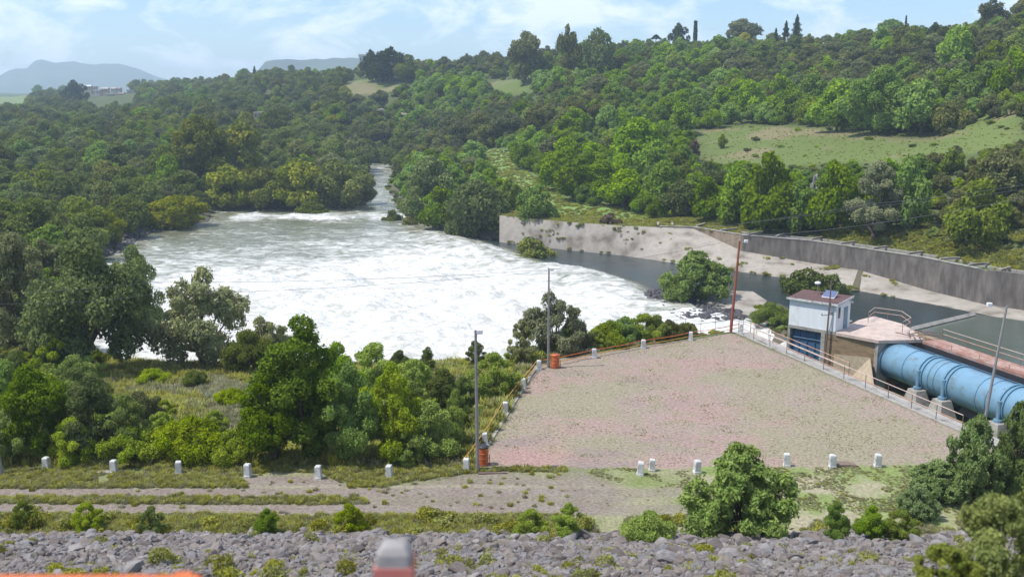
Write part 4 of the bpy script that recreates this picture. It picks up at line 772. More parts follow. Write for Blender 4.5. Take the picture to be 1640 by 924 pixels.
# ---------------------------------------------------------------- plants: hand placed list (px, top row, base row, width px, kind, distance or None, word)
HAND = [
 (607, 228, 266, 44, 'A', 'dark round tree'), (585, 222, 260, 50, 'A', 'dull green tree'), (632, 224, 268, 48, 'A', 'dull green tree'), (612, 200, 240, 50, 'D', 'grey green tree'),
 (150, 385, 598, 205, 'A', 'big dark willow-like tree'), (40, 375, 575, 150, 'C', 'tall dark grey green tree'), (225, 395, 560, 90, 'A', 'dark green tree arching over the shore'), (325, 430, 588, 165, 'C', 'grey green drooping tree'),
 (425, 507, 592, 100, 'C', 'low grey green tree'), (400, 530, 600, 90, 'A', 'dark rounded bush'), (85, 532, 612, 95, 'E', 'rounded bright green bush'),
 (12, 575, 690, 110, 'B', 'leafy green bush'), (60, 600, 748, 150, 'B', 'broad leafy green shrub'), (150, 615, 745, 120, 'A', 'dark leafy shrub'), (210, 640, 742, 80, 'A', 'dark rounded shrub'),
 (20, 665, 752, 90, 'E', 'light green shrub'), (120, 680, 752, 90, 'E', 'light green rounded shrub'), (215, 695, 752, 110, 'E', 'yellow green shrub'), (305, 680, 752, 130, 'E', 'yellow green broad shrub'), (370, 700, 752, 90, 'E', 'small yellow green shrub'),
 (490, 522, 758, 185, 'B', 'tall bright green tree'), (440, 600, 756, 120, 'B', 'leafy green tree'), (560, 590, 755, 110, 'B', 'dark leaved green tree'), (545, 545, 680, 100, 'B', 'medium green tree'),
 (630, 590, 750, 110, 'E', 'tall green shrub with dark stems'), (690, 655, 748, 110, 'E', 'bright yellow green shrub'), (650, 700, 752, 70, 'E', 'small bright shrub'), (600, 550, 640, 110, 'E', 'feathery green shrub'), (665, 575, 660, 90, 'E', 'olive green shrub'),
 (710, 590, 690, 90, 'A', 'blue green vine covered shrub'), (740, 600, 680, 70, 'E', 'green shrub'), (790, 565, 640, 90, 'E', 'low green shrub'), (840, 555, 600, 70, 'E', 'low bright green shrub'), (730, 620, 720, 60, 'E', 'green shrub'),
 (885, 468, 592, 115, 'C', 'tall open grey green bush'), (835, 510, 592, 50, 'C', 'thin grey green bush'), (975, 512, 568, 80, 'E', 'rounded bright green bush'), (1030, 503, 555, 80, 'E', 'green bush'), (1070, 512, 552, 55, 'D', 'dull green bush'), (930, 520, 575, 60, 'D', 'dull green bush'), (1000, 506, 560, 55, 'B', 'green bush'), (1050, 504, 556, 50, 'A', 'dark green bush'), (1100, 516, 552, 44, 'D', 'dull green bush'), (905, 525, 580, 50, 'A', 'low dark bush'), (955, 528, 575, 46, 'E', 'low green bush'), (1020, 525, 560, 50, 'A', 'low dark bush'), (1075, 530, 552, 46, 'E', 'low green bush'),
 (685, 555, 600, 32, 'A', 'tiny dark bush'), (762, 545, 590, 42, 'A', 'small dark bush'), (640, 560, 600, 40, 'A', 'small dark bush'), (265, 640, 672, 40, 'E', 'small yellow green plant'), (310, 593, 620, 50, 'A', 'low dark bush'), (370, 620, 650, 60, 'E', 'low green bush'), (345, 660, 690, 50, 'E', 'low light green bush'), (245, 590, 615, 60, 'E', 'low light green bush'), (225, 625, 680, 80, 'D', 'grey green scrub bush'),
 (285, 315, 368, 130, 'G', 'dark gold green round bush'), (500, 322, 359, 55, 'A', 'small bush standing in the river'), (628, 337, 364, 36, 'A', 'small bush at the stream mouth'), (655, 347, 370, 30, 'D', 'tiny bush at the waterline'), (540, 342, 354, 20, 'D', 'tiny bush in the rapids'), (577, 338, 354, 18, 'D', 'tiny bush in the rapids'),
 (365, 265, 338, 90, 'G', 'olive green tree'), (425, 270, 338, 80, 'G', 'dense olive green tree'), (480, 256, 338, 100, 'G', 'broad olive green tree'), (540, 258, 338, 90, 'G', 'broad olive green tree'), (585, 272, 332, 50, 'G', 'dark olive tree'),
 (325, 188, 300, 130, 'G', 'tall golden olive tree'), (390, 196, 290, 90, 'G', 'golden olive tree'), (270, 250, 320, 70, 'B', 'dark green tree'), (215, 315, 362, 80, 'A', 'dark bush'), (130, 315, 385, 90, 'A', 'grey green round tree'), (60, 320, 400, 100, 'A', 'grey green tree'),
 (762, 288, 378, 110, 'A', 'rounded dark green tree'), (705, 300, 368, 80, 'B', 'mid green tree'), (740, 345, 384, 60, 'A', 'dark tree'), (665, 300, 352, 60, 'A', 'green tree'), (690, 250, 330, 80, 'A', 'dull green tree'), (862, 298, 362, 75, 'B', 'dark green tree'), (815, 285, 345, 60, 'E', 'yellow green tree'), (790, 320, 362, 40, 'E', 'green shrub'),
 (850, 380, 433, 78, 'G', 'olive bush growing in the canal'), (1113, 402, 484, 118, 'R', 'large olive bush by the canal'), (1290, 428, 497, 85, 'A', 'dark green bush'), (1330, 440, 492, 60, 'A', 'dark green bush'), (1235, 486, 522, 70, 'E', 'bright green bush'), (1195, 415, 440, 45, 'E', 'small bush growing on the apron'), (978, 348, 372, 40, 'Z', 'leafless purple bush'),
 (1050, 225, 290, 75, 'B', 'bright green round tree'), (1020, 190, 270, 100, 'B', 'bright green tree'), (1225, 245, 372, 105, 'B', 'tall green tree'), (1180, 270, 360, 90, 'B', 'green tree'), (1330, 258, 375, 90, 'B', 'green tree'), (1400, 258, 385, 115, 'C', 'grey green tree'), (1452, 250, 370, 80, 'B', 'green tree'),
 (1000, 272, 334, 90, 'B', 'light green tree'), (930, 252, 320, 90, 'B', 'light green tree'), (1090, 288, 346, 80, 'A', 'dark green tree'), (1130, 284, 352, 70, 'B', 'green tree'), (1280, 290, 375, 70, 'B', 'dark tree'), (1560, 290, 400, 110, 'A', 'dull green tree'), (1600, 240, 330, 100, 'D', 'scrub tree'),
 (1405, 108, 215, 130, 'B', 'broad bright green tree'), (1340, 130, 212, 90, 'B', 'bright green tree'), (1475, 130, 215, 100, 'B', 'broad green tree'), (1530, 45, 125, 80, 'B', 'large dark green tree'), (1580, 100, 175, 90, 'B', 'green tree'), (1300, 120, 190, 70, 'B', 'green tree'), (1245, 120, 190, 60, 'B', 'bright green tree'), (1200, 130, 190, 60, 'B', 'bright green tree'), (1620, 80, 160, 80, 'B', 'green tree'), (1515, 165, 212, 90, 'D', 'grey scrub'),
 (625, 78, 132, 72, 'K', 'large dark tree'), (596, 82, 130, 40, 'K', 'dark tree'), (655, 90, 132, 50, 'A', 'dark tree'), (842, 54, 135, 72, 'D', 'open crowned tree'), (910, 44, 125, 44, 'D', 'tall tree'), (957, 47, 122, 58, 'A', 'tall dense tree'), (1087, 39, 78, 36, 'K', 'dense dark tree'), (1188, 32, 72, 66, 'D', 'wide open tree'), (1192, 54, 78, 34, 'Y', 'yellow leaved tree'),
 (1425, 33, 60, 55, 'B', 'green tree'), (1380, 48, 70, 40, 'B', 'green tree'), (1497, 38, 70, 32, 'K', 'dark tree'), (1590, 0, 50, 60, 'D', 'tall airy tree'), (1632, 0, 50, 50, 'D', 'tall airy tree'), (122, 130, 172, 46, 'K', 'lone dark tree'), (1157, 215, 238, 18, 'A', 'small dark bush'), (1110, 225, 262, 30, 'Z', 'leafless brown bush'),
 (1183, 702, 862, 188, 'R', 'big round grey green bush'), (1500, 735, 800, 95, 'R', 'grey green bush'), (1560, 662, 800, 105, 'R', 'tall grey green bush'), (1620, 640, 800, 90, 'R', 'tall grey green bush'), (1470, 770, 830, 70, 'R', 'grey green bush'),
 (850, 812, 862, 70, 'E', 'low green bush'), (910, 798, 862, 60, 'E', 'upright green bush'), (1035, 815, 876, 95, 'E', 'round light green bush'), (1335, 800, 874, 50, 'B', 'upright dark green bush'), (1395, 806, 874, 60, 'B', 'leafy dark green bush'), (140, 818, 850, 60, 'E', 'low verge bush'), (245, 820, 856, 50, 'E', 'low verge bush'), (430, 824, 858, 45, 'B', 'low verge bush'), (40, 815, 846, 50, 'E', 'low verge bush'), (560, 826, 852, 60, 'E', 'low verge bush'), (1440, 830, 874, 70, 'E', 'low green bush'),
]
plants = []   # x,y,z, R(width/2), Hh, kind, word, hand
for px, top, base, wd, kd, word in HAND:
    x, y, z = ghit(px, base)
    if y > 46 and y < 90 and sdist(np.array([x]), np.array([y]), WATER)[0] < 0: z = -8
    if y > 700 and base < 138 and px > 560:
        y = 640. if px < 700 else 575. if px < 1300 else 500.; a = atY(px, base, y); x = a[0]; z = float(height(np.array([x]), np.array([y]), False)[0])
        base = float(proj(x, y, z)[1])
    d = float(proj(x, y, z)[2]); hh = max(1.5, (base-top)/F*d*1.02)
    if base > 800: z -= .1
    if 730 < base < 765 and top < 745 and y < 58: r0_ = wd/2/F*d; y += r0_*.75; x *= 1+r0_*.75/y; z = float(height(np.array([x]), np.array([y]), False)[0]); hh = hh*1.02-z
    if 770 < px < 1110 and 540 < base < 650:
        top_z = z+hh; dd0 = y
        for _ in range(40):
            if sdist(np.array([x]), np.array([y]), TERR)[0] > wd/2/F*d*.75+.3: break
            x, y = x*(y+.4)/y, y+.4
        z = float(height(np.array([x]), np.array([y]), False)[0]); tz = zat((x, y), top); d = float(proj(x, y, z)[2]); hh = max(1., tz-z)
    plants.append([x, y, z, wd/2/F*d, hh, kd, word, True])
for px, py, Y, rr_, hh, kd, word in ((1590, 880, 14, .85, 1.9, 'N', 'near blurred bush with yellow green leaves'), (1510, 925, 13, .55, 1.0, 'N', 'near blurred low bush'), (1665, 820, 16, 1.0, 2.7, 'N', 'near blurred bush at the right edge')):
    a = atY(px, py, Y); z = float(height(np.array([a[0]]), np.array([Y]), False)[0]); plants.append([a[0], Y, z-.1, rr_, hh, kd, word, True])
for k in range(46):      # shrubs massed behind the verge
    px = nr.uniform(0, 400) if k < 20 else nr.uniform(560, 745); Y = nr.uniform(54.6, 63) if k < 20 else nr.uniform(55, 80); a = atY(px, 700, Y); r0 = nr.uniform(.7, 1.5); z = float(height(np.array([a[0]]), np.array([Y]), False)[0])
    if sdist(np.array([a[0]]), np.array([Y]), TERR)[0] > r0*.6: plants.append([a[0], Y, z-.1, r0, r0*nr.uniform(1.2, 1.9), 'E' if nr.rand() < .7 else 'A', 'green shrub' if nr.rand() < .5 else 'leafy shrub', True])
# random fill
KEEP = [ # image areas whose surfaces stay visible
 [(585, 268), (628, 268), (640, 335), (700, 360), (800, 385), (1000, 408), (1640, 515), (1640, 924), (760, 924), (760, 600), (200, 600), (205, 390), (340, 352), (345, 335), (600, 330)],
 [(800, 343), (1000, 358), (1110, 360), (1190, 374), (1300, 383), (1640, 436), (1640, 520), (800, 392)],
 [(775, 238), (815, 242), (830, 275), (900, 320), (1050, 352), (1100, 364), (900, 352), (800, 290)],
 [(1120, 212), (1200, 205), (1340, 210), (1430, 225), (1530, 218), (1520, 236), (1440, 254), (1330, 256), (1240, 258), (1130, 256)],
 [(1545, 205), (1640, 182), (1640, 222), (1550, 245)], [(545, 150), (580, 130), (635, 132), (645, 140), (595, 150)], [(785, 142), (805, 130), (845, 132), (845, 146)], [(-50, 152), (50, 150), (40, 166), (-50, 166)], [(135, 140), (215, 138), (215, 162), (140, 164)]]
KEEP[2] = [(775, 238), (814, 242), (835, 270), (905, 318), (1040, 345), (1110, 360), (1000, 362), (900, 354), (888, 330), (800, 282)]
cand = []; nC = 26000
th = nr.uniform(R(-31), R(31), nC); rd = np.exp(nr.uniform(math.log(64), math.log(1500), nC)); X = np.tan(th)*rd; Yv = rd
dW = sdist(X, Yv, WATER); dT = sdist(X, Yv, TERR); dY = sdist(X, Yv, YARD)
dS = sdist(X, Yv, list(WALLTOP)+[(p[0]+5, p[1]+4) for p in WALLTOP[::-1]]); dS2 = sdist(X, Yv, list(WALLTOP)+list(WALLWAT[::-1]))
Z = height(X, Yv, False); PX_, PY_, D_ = proj(X, Yv, Z)
okc = (dW > 2.5) & (dT > 2) & (dY > 2) & (dS > 2) & (dS2 > 1)
cl = np.zeros(nC, bool)
for c in CLEAR[:3]: cl |= sdist(X, Yv, c) < 2
md_ = sdist(X, Yv, [ghit(a, b)[:2] for a, b in ((150, 600), (240, 578), (440, 588), (420, 690), (330, 735), (200, 700))]) < 0
okc &= ~cl & ~md_ & (~((X > 2) & (Yv < 104)))
mask_h = [(p[0], p[1], p[3]) for p in plants]
cell = {}; fill = []
def near_ok(x, y, r):
    g = (int(x//12), int(y//12))
    for i in (-1, 0, 1):
        for j in (-1, 0, 1):
            for (a, b_, c) in cell.get((g[0]+i, g[1]+j), ()):
                if (a-x)**2+(b_-y)**2 < ((c+r)*.52)**2: return False
    return True
for a, b_, c in mask_h: cell.setdefault((int(a//12), int(b_//12)), []).append((a, b_, c))
for i in np.nonzero(okc)[0]:
    x, y, z, pxx, pyy, d = X[i], Yv[i], Z[i], PX_[i], PY_[i], D_[i]
    v = nr.rand(4); grow = np.interp(y, [64, 200, 500, 1500], [.75, 1., 1.25, 1.9])
    rad = (1.9+3.6*v[0]**2.4)*grow; hh = rad*(1.35+.5*v[1])
    n_ = float(fbm(np.array([x]), np.array([y]), 60, 3, 77)[0])
    if pxx < 640: kd = 'A' if v[2] < .62 else ('D' if v[2] < .80 else ('B' if v[2] < .9 else 'G'))
    else:
        br = (PY_[i] > 120)*.35+(n_-.5)*2.2+.25
        kd = 'B' if v[2] < br else ('D' if v[2] < .8 else ('A' if v[2] < .93 else 'E'))
    if y < 104: rad *= .55; hh = rad*1.5; kd = 'E' if v[2] < .5 else 'A'
    if pxx > 1480 and 195 < pyy < 440: kd = 'D' if v[2] < .6 else 'E'; rad *= .55; hh *= .5
    if not near_ok(x, y, rad): continue
    cpy = pyy-hh/F*d*.5; rpx = rad/F*d*0+rad*F/d; hpx = hh*F/d; bad = False
    for kp in KEEP:
        dk_ = sdist(np.array([pxx, pxx, pxx, pxx-rpx*.7, pxx+rpx*.7]), np.array([pyy-hpx*.9, pyy-2, pyy-hpx*.5, pyy-hpx*.5, pyy-hpx*.5]), kp)
        if (dk_ < 0).any(): bad = True; break
    if bad: continue
    if pyy-hpx+(13 if v[3] < .35 else 4) < np.interp(pxx, [0, 200, 300, 430, 580, 640, 700, 780, 850, 960, 1050, 1200, 1350, 1450, 1520, 1640], [152, 138, 128, 118, 108, 108, 90, 84, 86, 78, 72, 66, 62, 52, 44, 26]): continue
    cell.setdefault((int(x//12), int(y//12)), []).append((x, y, rad)); fill.append([x, y, z, rad, hh, kd, '', False])
plants += fill
print('plants', len(plants))
# visibility by a coarse depth buffer, nearest first
ordr = sorted(range(len(plants)), key=lambda k: plants[k][1]); GWd, GHd = 820, 462
buf = np.zeros((GHd, GWd), bool); vis = np.zeros(len(plants)); cenx = np.zeros(len(plants)); ceny = np.zeros(len(plants))
# ground occlusion of far slopes is small here; trees hide trees
for k in ordr:
    x, y, z, r_, h_, kd, wd, hd = plants[k]; a, b_, d = proj(x, y, z+h_*.5); a = float(a)/2; b_ = float(b_)/2; rx = r_*F/d/2; ry = h_*.5*F/d/2
    cenx[k] = a*2; ceny[k] = b_*2
    x0, x1_ = int(max(0, a-rx)), int(min(GWd, a+rx+1)); y0, y1_ = int(max(0, b_-ry)), int(min(GHd, b_+ry+1))
    if x0 >= x1_ or y0 >= y1_: continue
    yy, xx = np.mgrid[y0:y1_, x0:x1_]; m_ = ((xx-a)/max(rx, .5))**2+((yy-b_)/max(ry, .5))**2 < .8
    fr = m_ & ~buf[y0:y1_, x0:x1_]; vis[k] = fr.sum()
    if fr.any(): cenx[k] = 2*xx[fr].mean(); ceny[k] = 2*yy[fr].mean()
    buf[y0:y1_, x0:x1_] |= m_

LAND = [(620, 300, 'the narrow stream mouth'), (800, 360, 'the pale end of the canal wall'), (812, 262, 'the light green path'), (1330, 235, 'the grassy clearing'), (1130, 235, 'the left tip of the clearing'),
 (590, 142, 'the small far meadow'), (815, 138, 'the upper pale meadow'), (180, 150, 'the distant town'), (582, 92, 'the white hilltop building'), (1113, 52, 'the thin dark cypress'), (1192, 66, 'the yellow tree'),
 (1275, 45, 'the skyline conifer'), (1600, 25, 'the airy tree at upper right'), (335, 240, 'the golden olive tree'), (205, 375, 'the black shore boulders'), (1298, 292, 'the pale rock outcrop'), (1390, 400, 'the dark flume wall'),
 (1600, 410, 'the right end of the flume'), (480, 300, 'the olive trees at the rapids'), (20, 250, 'the far left bank'), (630, 186, 'the pale scrap of track'), (412, 186, 'the pale ruin on the slope'), (1430, 160, 'the bright green grove'),
 (140, 470, 'the dark willow'), (20, 165, 'the green field at far left'), (760, 340, 'the round tree by the canal'), (1050, 260, 'the bright round tree'), (490, 640, 'the tall bright tree'), (890, 530, 'the open bush by the rear lamp post'),
 (330, 500, 'the drooping grey tree'), (1185, 780, 'the big round bush'), (1290, 500, 'the gatehouse'), (300, 640, 'the brown meadow'), (870, 850, 'the dam toe rocks'), (1560, 740, 'the grey green bushes at lower right'), (1580, 900, 'the bottom right corner'),
 (1560, 230, 'the scrubby slope at right'), (450, 110, 'the blue mesa hill'), (957, 85, 'the tall skyline pair of trees'), (1113, 440, 'the large olive bush'), (120, 640, 'the leafy shrubs at left')]
KW = {'R': 'pale grey green', 'A': 'dark olive green', 'B': 'bright leafy green', 'C': 'feathery grey green', 'D': 'dull grey green', 'E': 'fresh green', 'G': 'gold olive green', 'K': 'very dark', 'N': 'yellow green', 'Y': 'yellow', 'Z': 'brown leafless'}
hand_i = [i for i in range(len(plants)) if plants[i][7]]
fill_i = sorted([i for i in range(len(plants)) if not plants[i][7]], key=lambda i: -vis[i])
indiv = hand_i+fill_i[:215]; rest = fill_i[215:]
labs = {}
for i in indiv:
    x, y, z, r_, h_, kd, wd, hd = plants[i]; cat = 'bush' if (h_ < 2.6 or 'bush' in wd or 'shrub' in wd or 'scrub' in wd or 'plant' in wd) else 'tree'
    px, py = cenx[i], ceny[i]; ls = sorted(LAND, key=lambda q_: (q_[0]-px)**2+(1.6*(q_[1]-py))**2)[0]
    dx, dy = px-ls[0], py-ls[1]; dd = math.hypot(dx, dy)
    hor = 'left' if dx < 0 else 'right'; ver = 'above' if dy < 0 else 'below'
    if dd < 26: rel = 'at'
    elif abs(dx) > 2.2*abs(dy): rel = hor+' of'
    elif abs(dy) > 2.2*abs(dx): rel = ver
    else: rel = ver+' and '+hor+' of'
    if dd > 90: rel = 'well '+rel
    size = '' if hd else ('broad ' if r_ > 4.6 else ('small ' if r_ < 2.6 else ''))
    base = (wd if hd else size+KW[kd]+' '+cat)+' '+rel+' '+ls[2]
    labs.setdefault((base, cat), []).append(i)
ORD = ['', 'second', 'third', 'fourth', 'fifth', 'sixth', 'seventh', 'eighth', 'ninth', 'tenth', 'eleventh', 'twelfth', 'thirteenth', 'fourteenth', 'fifteenth', 'sixteenth', 'seventeenth', 'eighteenth', 'nineteenth', 'twentieth', 'twenty-first', 'twenty-second']
LABEL = {}
for (base, cat), L_ in labs.items():
    if len(L_) == 1: LABEL[L_[0]] = (base, cat); continue
    L_.sort(key=lambda i: cenx[i])
    for k, i in enumerate(L_):
        LABEL[i] = (base+', '+('leftmost' if k == 0 else 'rightmost' if k == len(L_)-1 else ORD[min(k, 21)]+' from left'), cat)
for i in indiv:
    x, y, z, r_, h_, kd, wd, hd = plants[i]; near = y < 125 or r_*F/y > 60; lab, cat = LABEL[i]
    L_, HH = pick(kd, near, h_/r_); me, tm = L_[(i*7) % len(L_)]
    nm = cat if kd not in 'Z' else 'bare_bush'
    if len(lab.split()) > 16: lab = ' '.join(lab.replace('well ', '').replace(', ', ' ').split()[-16:])
    t = empty(nm, (x, y, z), (i*2.399) % 6.28); t.scale = (r_, r_, h_/HH)
    tag(t, lab, cat, 'trees and shrubs of the valley')
    if cat == 'tree' or y < 110:
        o = bpy.data.objects.new('trunk' if cat == 'tree' else 'stems', tm); COL.objects.link(o); o.parent = t
    o = bpy.data.objects.new('crown' if cat == 'tree' else 'foliage', me); COL.objects.link(o); o.parent = t
pts = []; sc_ = []; ro_ = []; id_ = []
for i in rest:
    x, y, z, r_, h_, kd, wd, hd = plants[i]; hs = min(1, aspect(h_/r_)); kd = kd if (kd, hs) in FAR_IDX else 'A'
    pts.append((x, y, z-.1)); sc_.append((r_, r_, h_/HS[hs])); ro_.append((0, 0, rnd.uniform(0, 6.28))); id_.append(rnd.choice(FAR_IDX[(kd, hs)]))
scatter('woodland', pts, sc_, ro_, id_, hidden, 'dense green woodland covering the valley and hillsides', 'woodland')
# low undergrowth
nU = 16000; th = nr.uniform(R(-31), R(31), nU); rd = np.exp(nr.uniform(math.log(58), math.log(650), nU)); X = np.tan(th)*rd; Yv = rd
dW = sdist(X, Yv, WATER); dT = sdist(X, Yv, TERR); dY = sdist(X, Yv, YARD); dS = sdist(X, Yv, list(WALLTOP)+[(p[0]+5, p[1]+4) for p in WALLTOP[::-1]]); dS2 = sdist(X, Yv, list(WALLTOP)+list(WALLWAT[::-1]))
pr_ = np.ones(nU)
for c in CLEAR: pr_ = np.where(sdist(X, Yv, c) < 2, .04, pr_)
dM = sdist(X, Yv, [ghit(a, b)[:2] for a, b in ((110, 606), (240, 580), (440, 590), (420, 690), (330, 735), (170, 700))]); pr_ = np.where(dM < 0, .35, pr_)
spit = P8([(985, 470), (1052, 455), (1205, 470), (1205, 515), (1085, 530), (1020, 510)]); k_ = (sdist(X, Yv, spit) > 0) & (sdist(X, Yv, vines) > 1) & (dW > .4) & (dT > .8) & (dY > .4) & (dS > .3) & (dS2 > .3) & (nr.rand(nU) < pr_)
X = X[k_]; Yv = Yv[k_]; Z = height(X, Yv, False); dM = dM[k_]
pts = np.stack([X, Yv, Z-.05], -1); s_ = nr.uniform(.35, 1.0, len(X))*np.interp(Yv, [58, 100, 300, 650], [.7, .9, 1.7, 2.6]); s_ = np.where(dM < 0, s_*.5, s_)
sc_ = np.stack([s_, s_, s_*nr.uniform(.55, .9, len(X))], -1); ro_ = np.stack([X*0, X*0, nr.uniform(0, 6.28, len(X))], -1)
us_ = np.array(FAR_IDX[('E', 0)]+FAR_IDX[('D', 0)]+FAR_IDX[('A', 0)]); id_ = us_[(fbm(X, Yv, 25, 2, 5)*14+nr.randint(0, 4, len(X))).astype(int) % len(us_)]
scatter('undergrowth', pts, sc_, ro_, id_, hidden, 'low green undergrowth filling the ground between the trees', 'undergrowth')

# grass tufts, rocks
gcol_ = bpy.data.collections.new('grass_kinds')
def tuft(seed, n_, h, spread, m, wd_=.012, name='t'):
    r = np.random.RandomState(seed); a = r.uniform(0, 6.28, n_); q = spread*np.sqrt(r.rand(n_)); bx_, by_ = q*np.cos(a), q*np.sin(a)
    hh = h*r.uniform(.45, 1.1, n_); ln = r.uniform(.15, .8, n_)*hh; a2 = r.uniform(0, 6.28, n_); tx, ty = bx_+ln*np.cos(a2), by_+ln*np.sin(a2); sx, sy = -np.sin(a2)*wd_, np.cos(a2)*wd_
    mx_, my_ = bx_+(tx-bx_)*.35, by_+(ty-by_)*.35
    z0 = bx_*0-.02
    v = np.stack([np.stack([bx_-sx, by_-sy, z0], -1), np.stack([bx_+sx, by_+sy, z0], -1), np.stack([mx_+sx*1.2, my_+sy*1.2, hh*.6], -1), np.stack([mx_-sx*1.2, my_-sy*1.2, hh*.6], -1),
                  np.stack([tx, ty, hh], -1), np.stack([tx+sx*.2, ty+sy*.2, hh], -1)], 1).reshape(-1, 3)
    i = np.arange(n_)[:, None]*6; q_ = np.concatenate([i+np.array([0, 1, 2, 3]), i+np.array([3, 2, 5, 4])])
    me = npmesh(name, v, q_, m, {'tone': ('FLOAT', np.repeat(r.rand(n_), 6))}); o = bpy.data.objects.new(name, me); gcol_.objects.link(o)
for k in range(3): tuft(k, 70, .30, .22, LM['grass'], .016, 'g%d' % k)
for k in range(3): tuft(k+9, 60, .22, .22, LM['dry'], .014, 'h%d' % k)
for k in range(2):
    v, q, tone, cs = crown(900+k, 6, 420, .10, H=.8, lr=(.25, .4), base=-.1, jit=1.); me = npmesh('w', v, q, LM['W'], {'tone': ('FLOAT', tone)}); o = bpy.data.objects.new('w%d' % k, me); gcol_.objects.link(o)
def strew(name, X, Yv, s_, ids, label, cat, sink=.02, up=None):
    Z = height(X, Yv, False)-sink; n_ = len(X); u = nr.uniform(.7, 1.3, n_) if up is None else up
    scatter(name, np.stack([X, Yv, Z], -1), np.stack([s_, s_, s_*u], -1), np.stack([nr.uniform(-.1, .1, n_), nr.uniform(-.1, .1, n_), nr.uniform(0, 6.28, n_)], -1), ids, gcol_, label, cat)
def inroad(X, Yv):
    a, b_, c = proj(X, Yv, X*0); wb = (fbm(X, Yv, 3.2, 4, 41)-.5)*1.4*.25
    bd = lambda y0, y1: (Yv+wb > Yt(y0)) & (Yv+wb < Yt(y1))
    fan = sdist(a, b_, [(560, 795), (640, 772), (740, 757), (800, 753), (935, 753), (985, 770), (1080, 800), (1000, 822), (700, 824), (600, 810)]); pt = sdist(a, b_, [(385, 762), (440, 757), (515, 759), (560, 782), (400, 782)])
    return ((bd(824, 807) | bd(796, 781)) & (X < 9)) | (fan < -2) | (pt < 2)
n_ = 60000; X = nr.uniform(-34, 34, n_); Yv = nr.uniform(43.6, 54.6, n_); cl_ = fbm(X, Yv, 1.6, 3, 44)
k_ = (~inroad(X, Yv) | (nr.rand(n_) < .012)) & (sdist(X, Yv, [(-1.9, 53.2), (2.3, 75.8), (19.2, 85.3), (27.7, 59.4), (30.2, 51.9), (24, 53.6), (10, 53.2)]) > .1) & (cl_ > np.where(X > 3, .5, .22)) & (Yv > 43.7+cl_)
X, Yv = X[k_], Yv[k_]; toe = (Yv < 46.4)
s_ = nr.uniform(.35, .8, len(X))*np.where(toe, 1.1, 1)*np.where((X > 3) & ~toe, .45, 1); ids = np.where(nr.rand(len(X)) < np.where(X > 3, .88, .55), nr.randint(3, 6, len(X)), nr.randint(0, 3, len(X)))
ids = np.where(toe & (nr.rand(len(X)) < .012), nr.randint(6, 8, len(X)), ids)
strew('verge_grass', X, Yv, s_, ids, 'rough green and straw grass on the verges beside the track', 'grass')
n_ = 34000; X = nr.uniform(-2, 31, n_); Yv = nr.uniform(53.3, 85.5, n_)
dl2 = sdist(X, Yv, [(-1.8, 53.4), (2.4, 75.7), (19.2, 85.1), (27.5, 59.6), (30, 52.2), (24, 53.8), (10, 53.4)]); k_ = (dl2 < 0) & (fbm(X, Yv, 2.2, 3, 46)+nr.rand(n_)*.35 > .66); X, Yv = X[k_], Yv[k_]
strew('lawn_tufts', X, Yv, nr.uniform(.08, .2, len(X)), np.where(nr.rand(len(X)) < .8, nr.randint(3, 6, len(X)), nr.randint(0, 3, len(X))), 'short sparse tufts of dry grass over the pinkish terrace', 'grass')
n_ = 24000; X = nr.uniform(-58, 12, n_); Yv = nr.uniform(53.4, 108, n_); k_ = (sdist(X, Yv, TERR) > .1) & (sdist(X, Yv, WATER) > 1); X, Yv = X[k_], Yv[k_]
strew('bank_grass', X, Yv, nr.uniform(.9, 2.2, len(X)), np.where(fbm(X, Yv, 7, 3, 47)+nr.uniform(-.12, .12, len(X)) > .5, nr.randint(3, 6, len(X)), nr.randint(0, 3, len(X))), 'tall green and purplish brown grass on the river bank slope', 'grass')
n_ = 9000; X = nr.uniform(20, 110, n_); Yv = nr.uniform(190, 330, n_); k_ = np.zeros(n_, bool)
for c in (CLEAR[0], CLEAR[3]): k_ |= sdist(X, Yv, c) < 3
k_ &= nr.rand(n_) < .3; X, Yv = X[k_], Yv[k_]; strew('clearing_grass', X, Yv, nr.uniform(.5, 1.1, len(X)), np.where(fbm(X, Yv, 12, 3, 61) > .9, 4, 1)+nr.randint(0, 2, len(X)), 'uneven grass on the sunny hillside clearing', 'grass')
n_ = 2600; P_ = np.array(WALLTOP[:5]); t_ = nr.rand(n_)*3.9; i_ = t_.astype(int); fr = (t_-i_)[:, None]; base = P_[i_]*(1-fr)+P_[i_+1]*fr; off = nr.rand(n_)**.8*9+.4
X = base[:, 0]+off*.35*nr.uniform(.6, 1.2, n_); Yv = base[:, 1]+off
XV = nr.uniform(-10, 60, 9000); YV = nr.uniform(170, 330, 9000); kv = sdist(XV, YV, vines) < 0; X = np.concatenate([X, XV[kv]]); Yv = np.concatenate([Yv, YV[kv]]); n_ = len(X)
Z = np.maximum(height(X, Yv, False), -3.3)
scatter('ground_vines', np.stack([X, Yv, Z], -1), np.stack([nr.uniform(.5, 1.2, n_)]*2+[nr.uniform(.3, .6, n_)], -1), np.stack([X*0, X*0, nr.uniform(0, 6, n_)], -1), nr.randint(6, 8, n_), gcol_, 'bright green creepers on the bank above the pale apron', 'creepers')
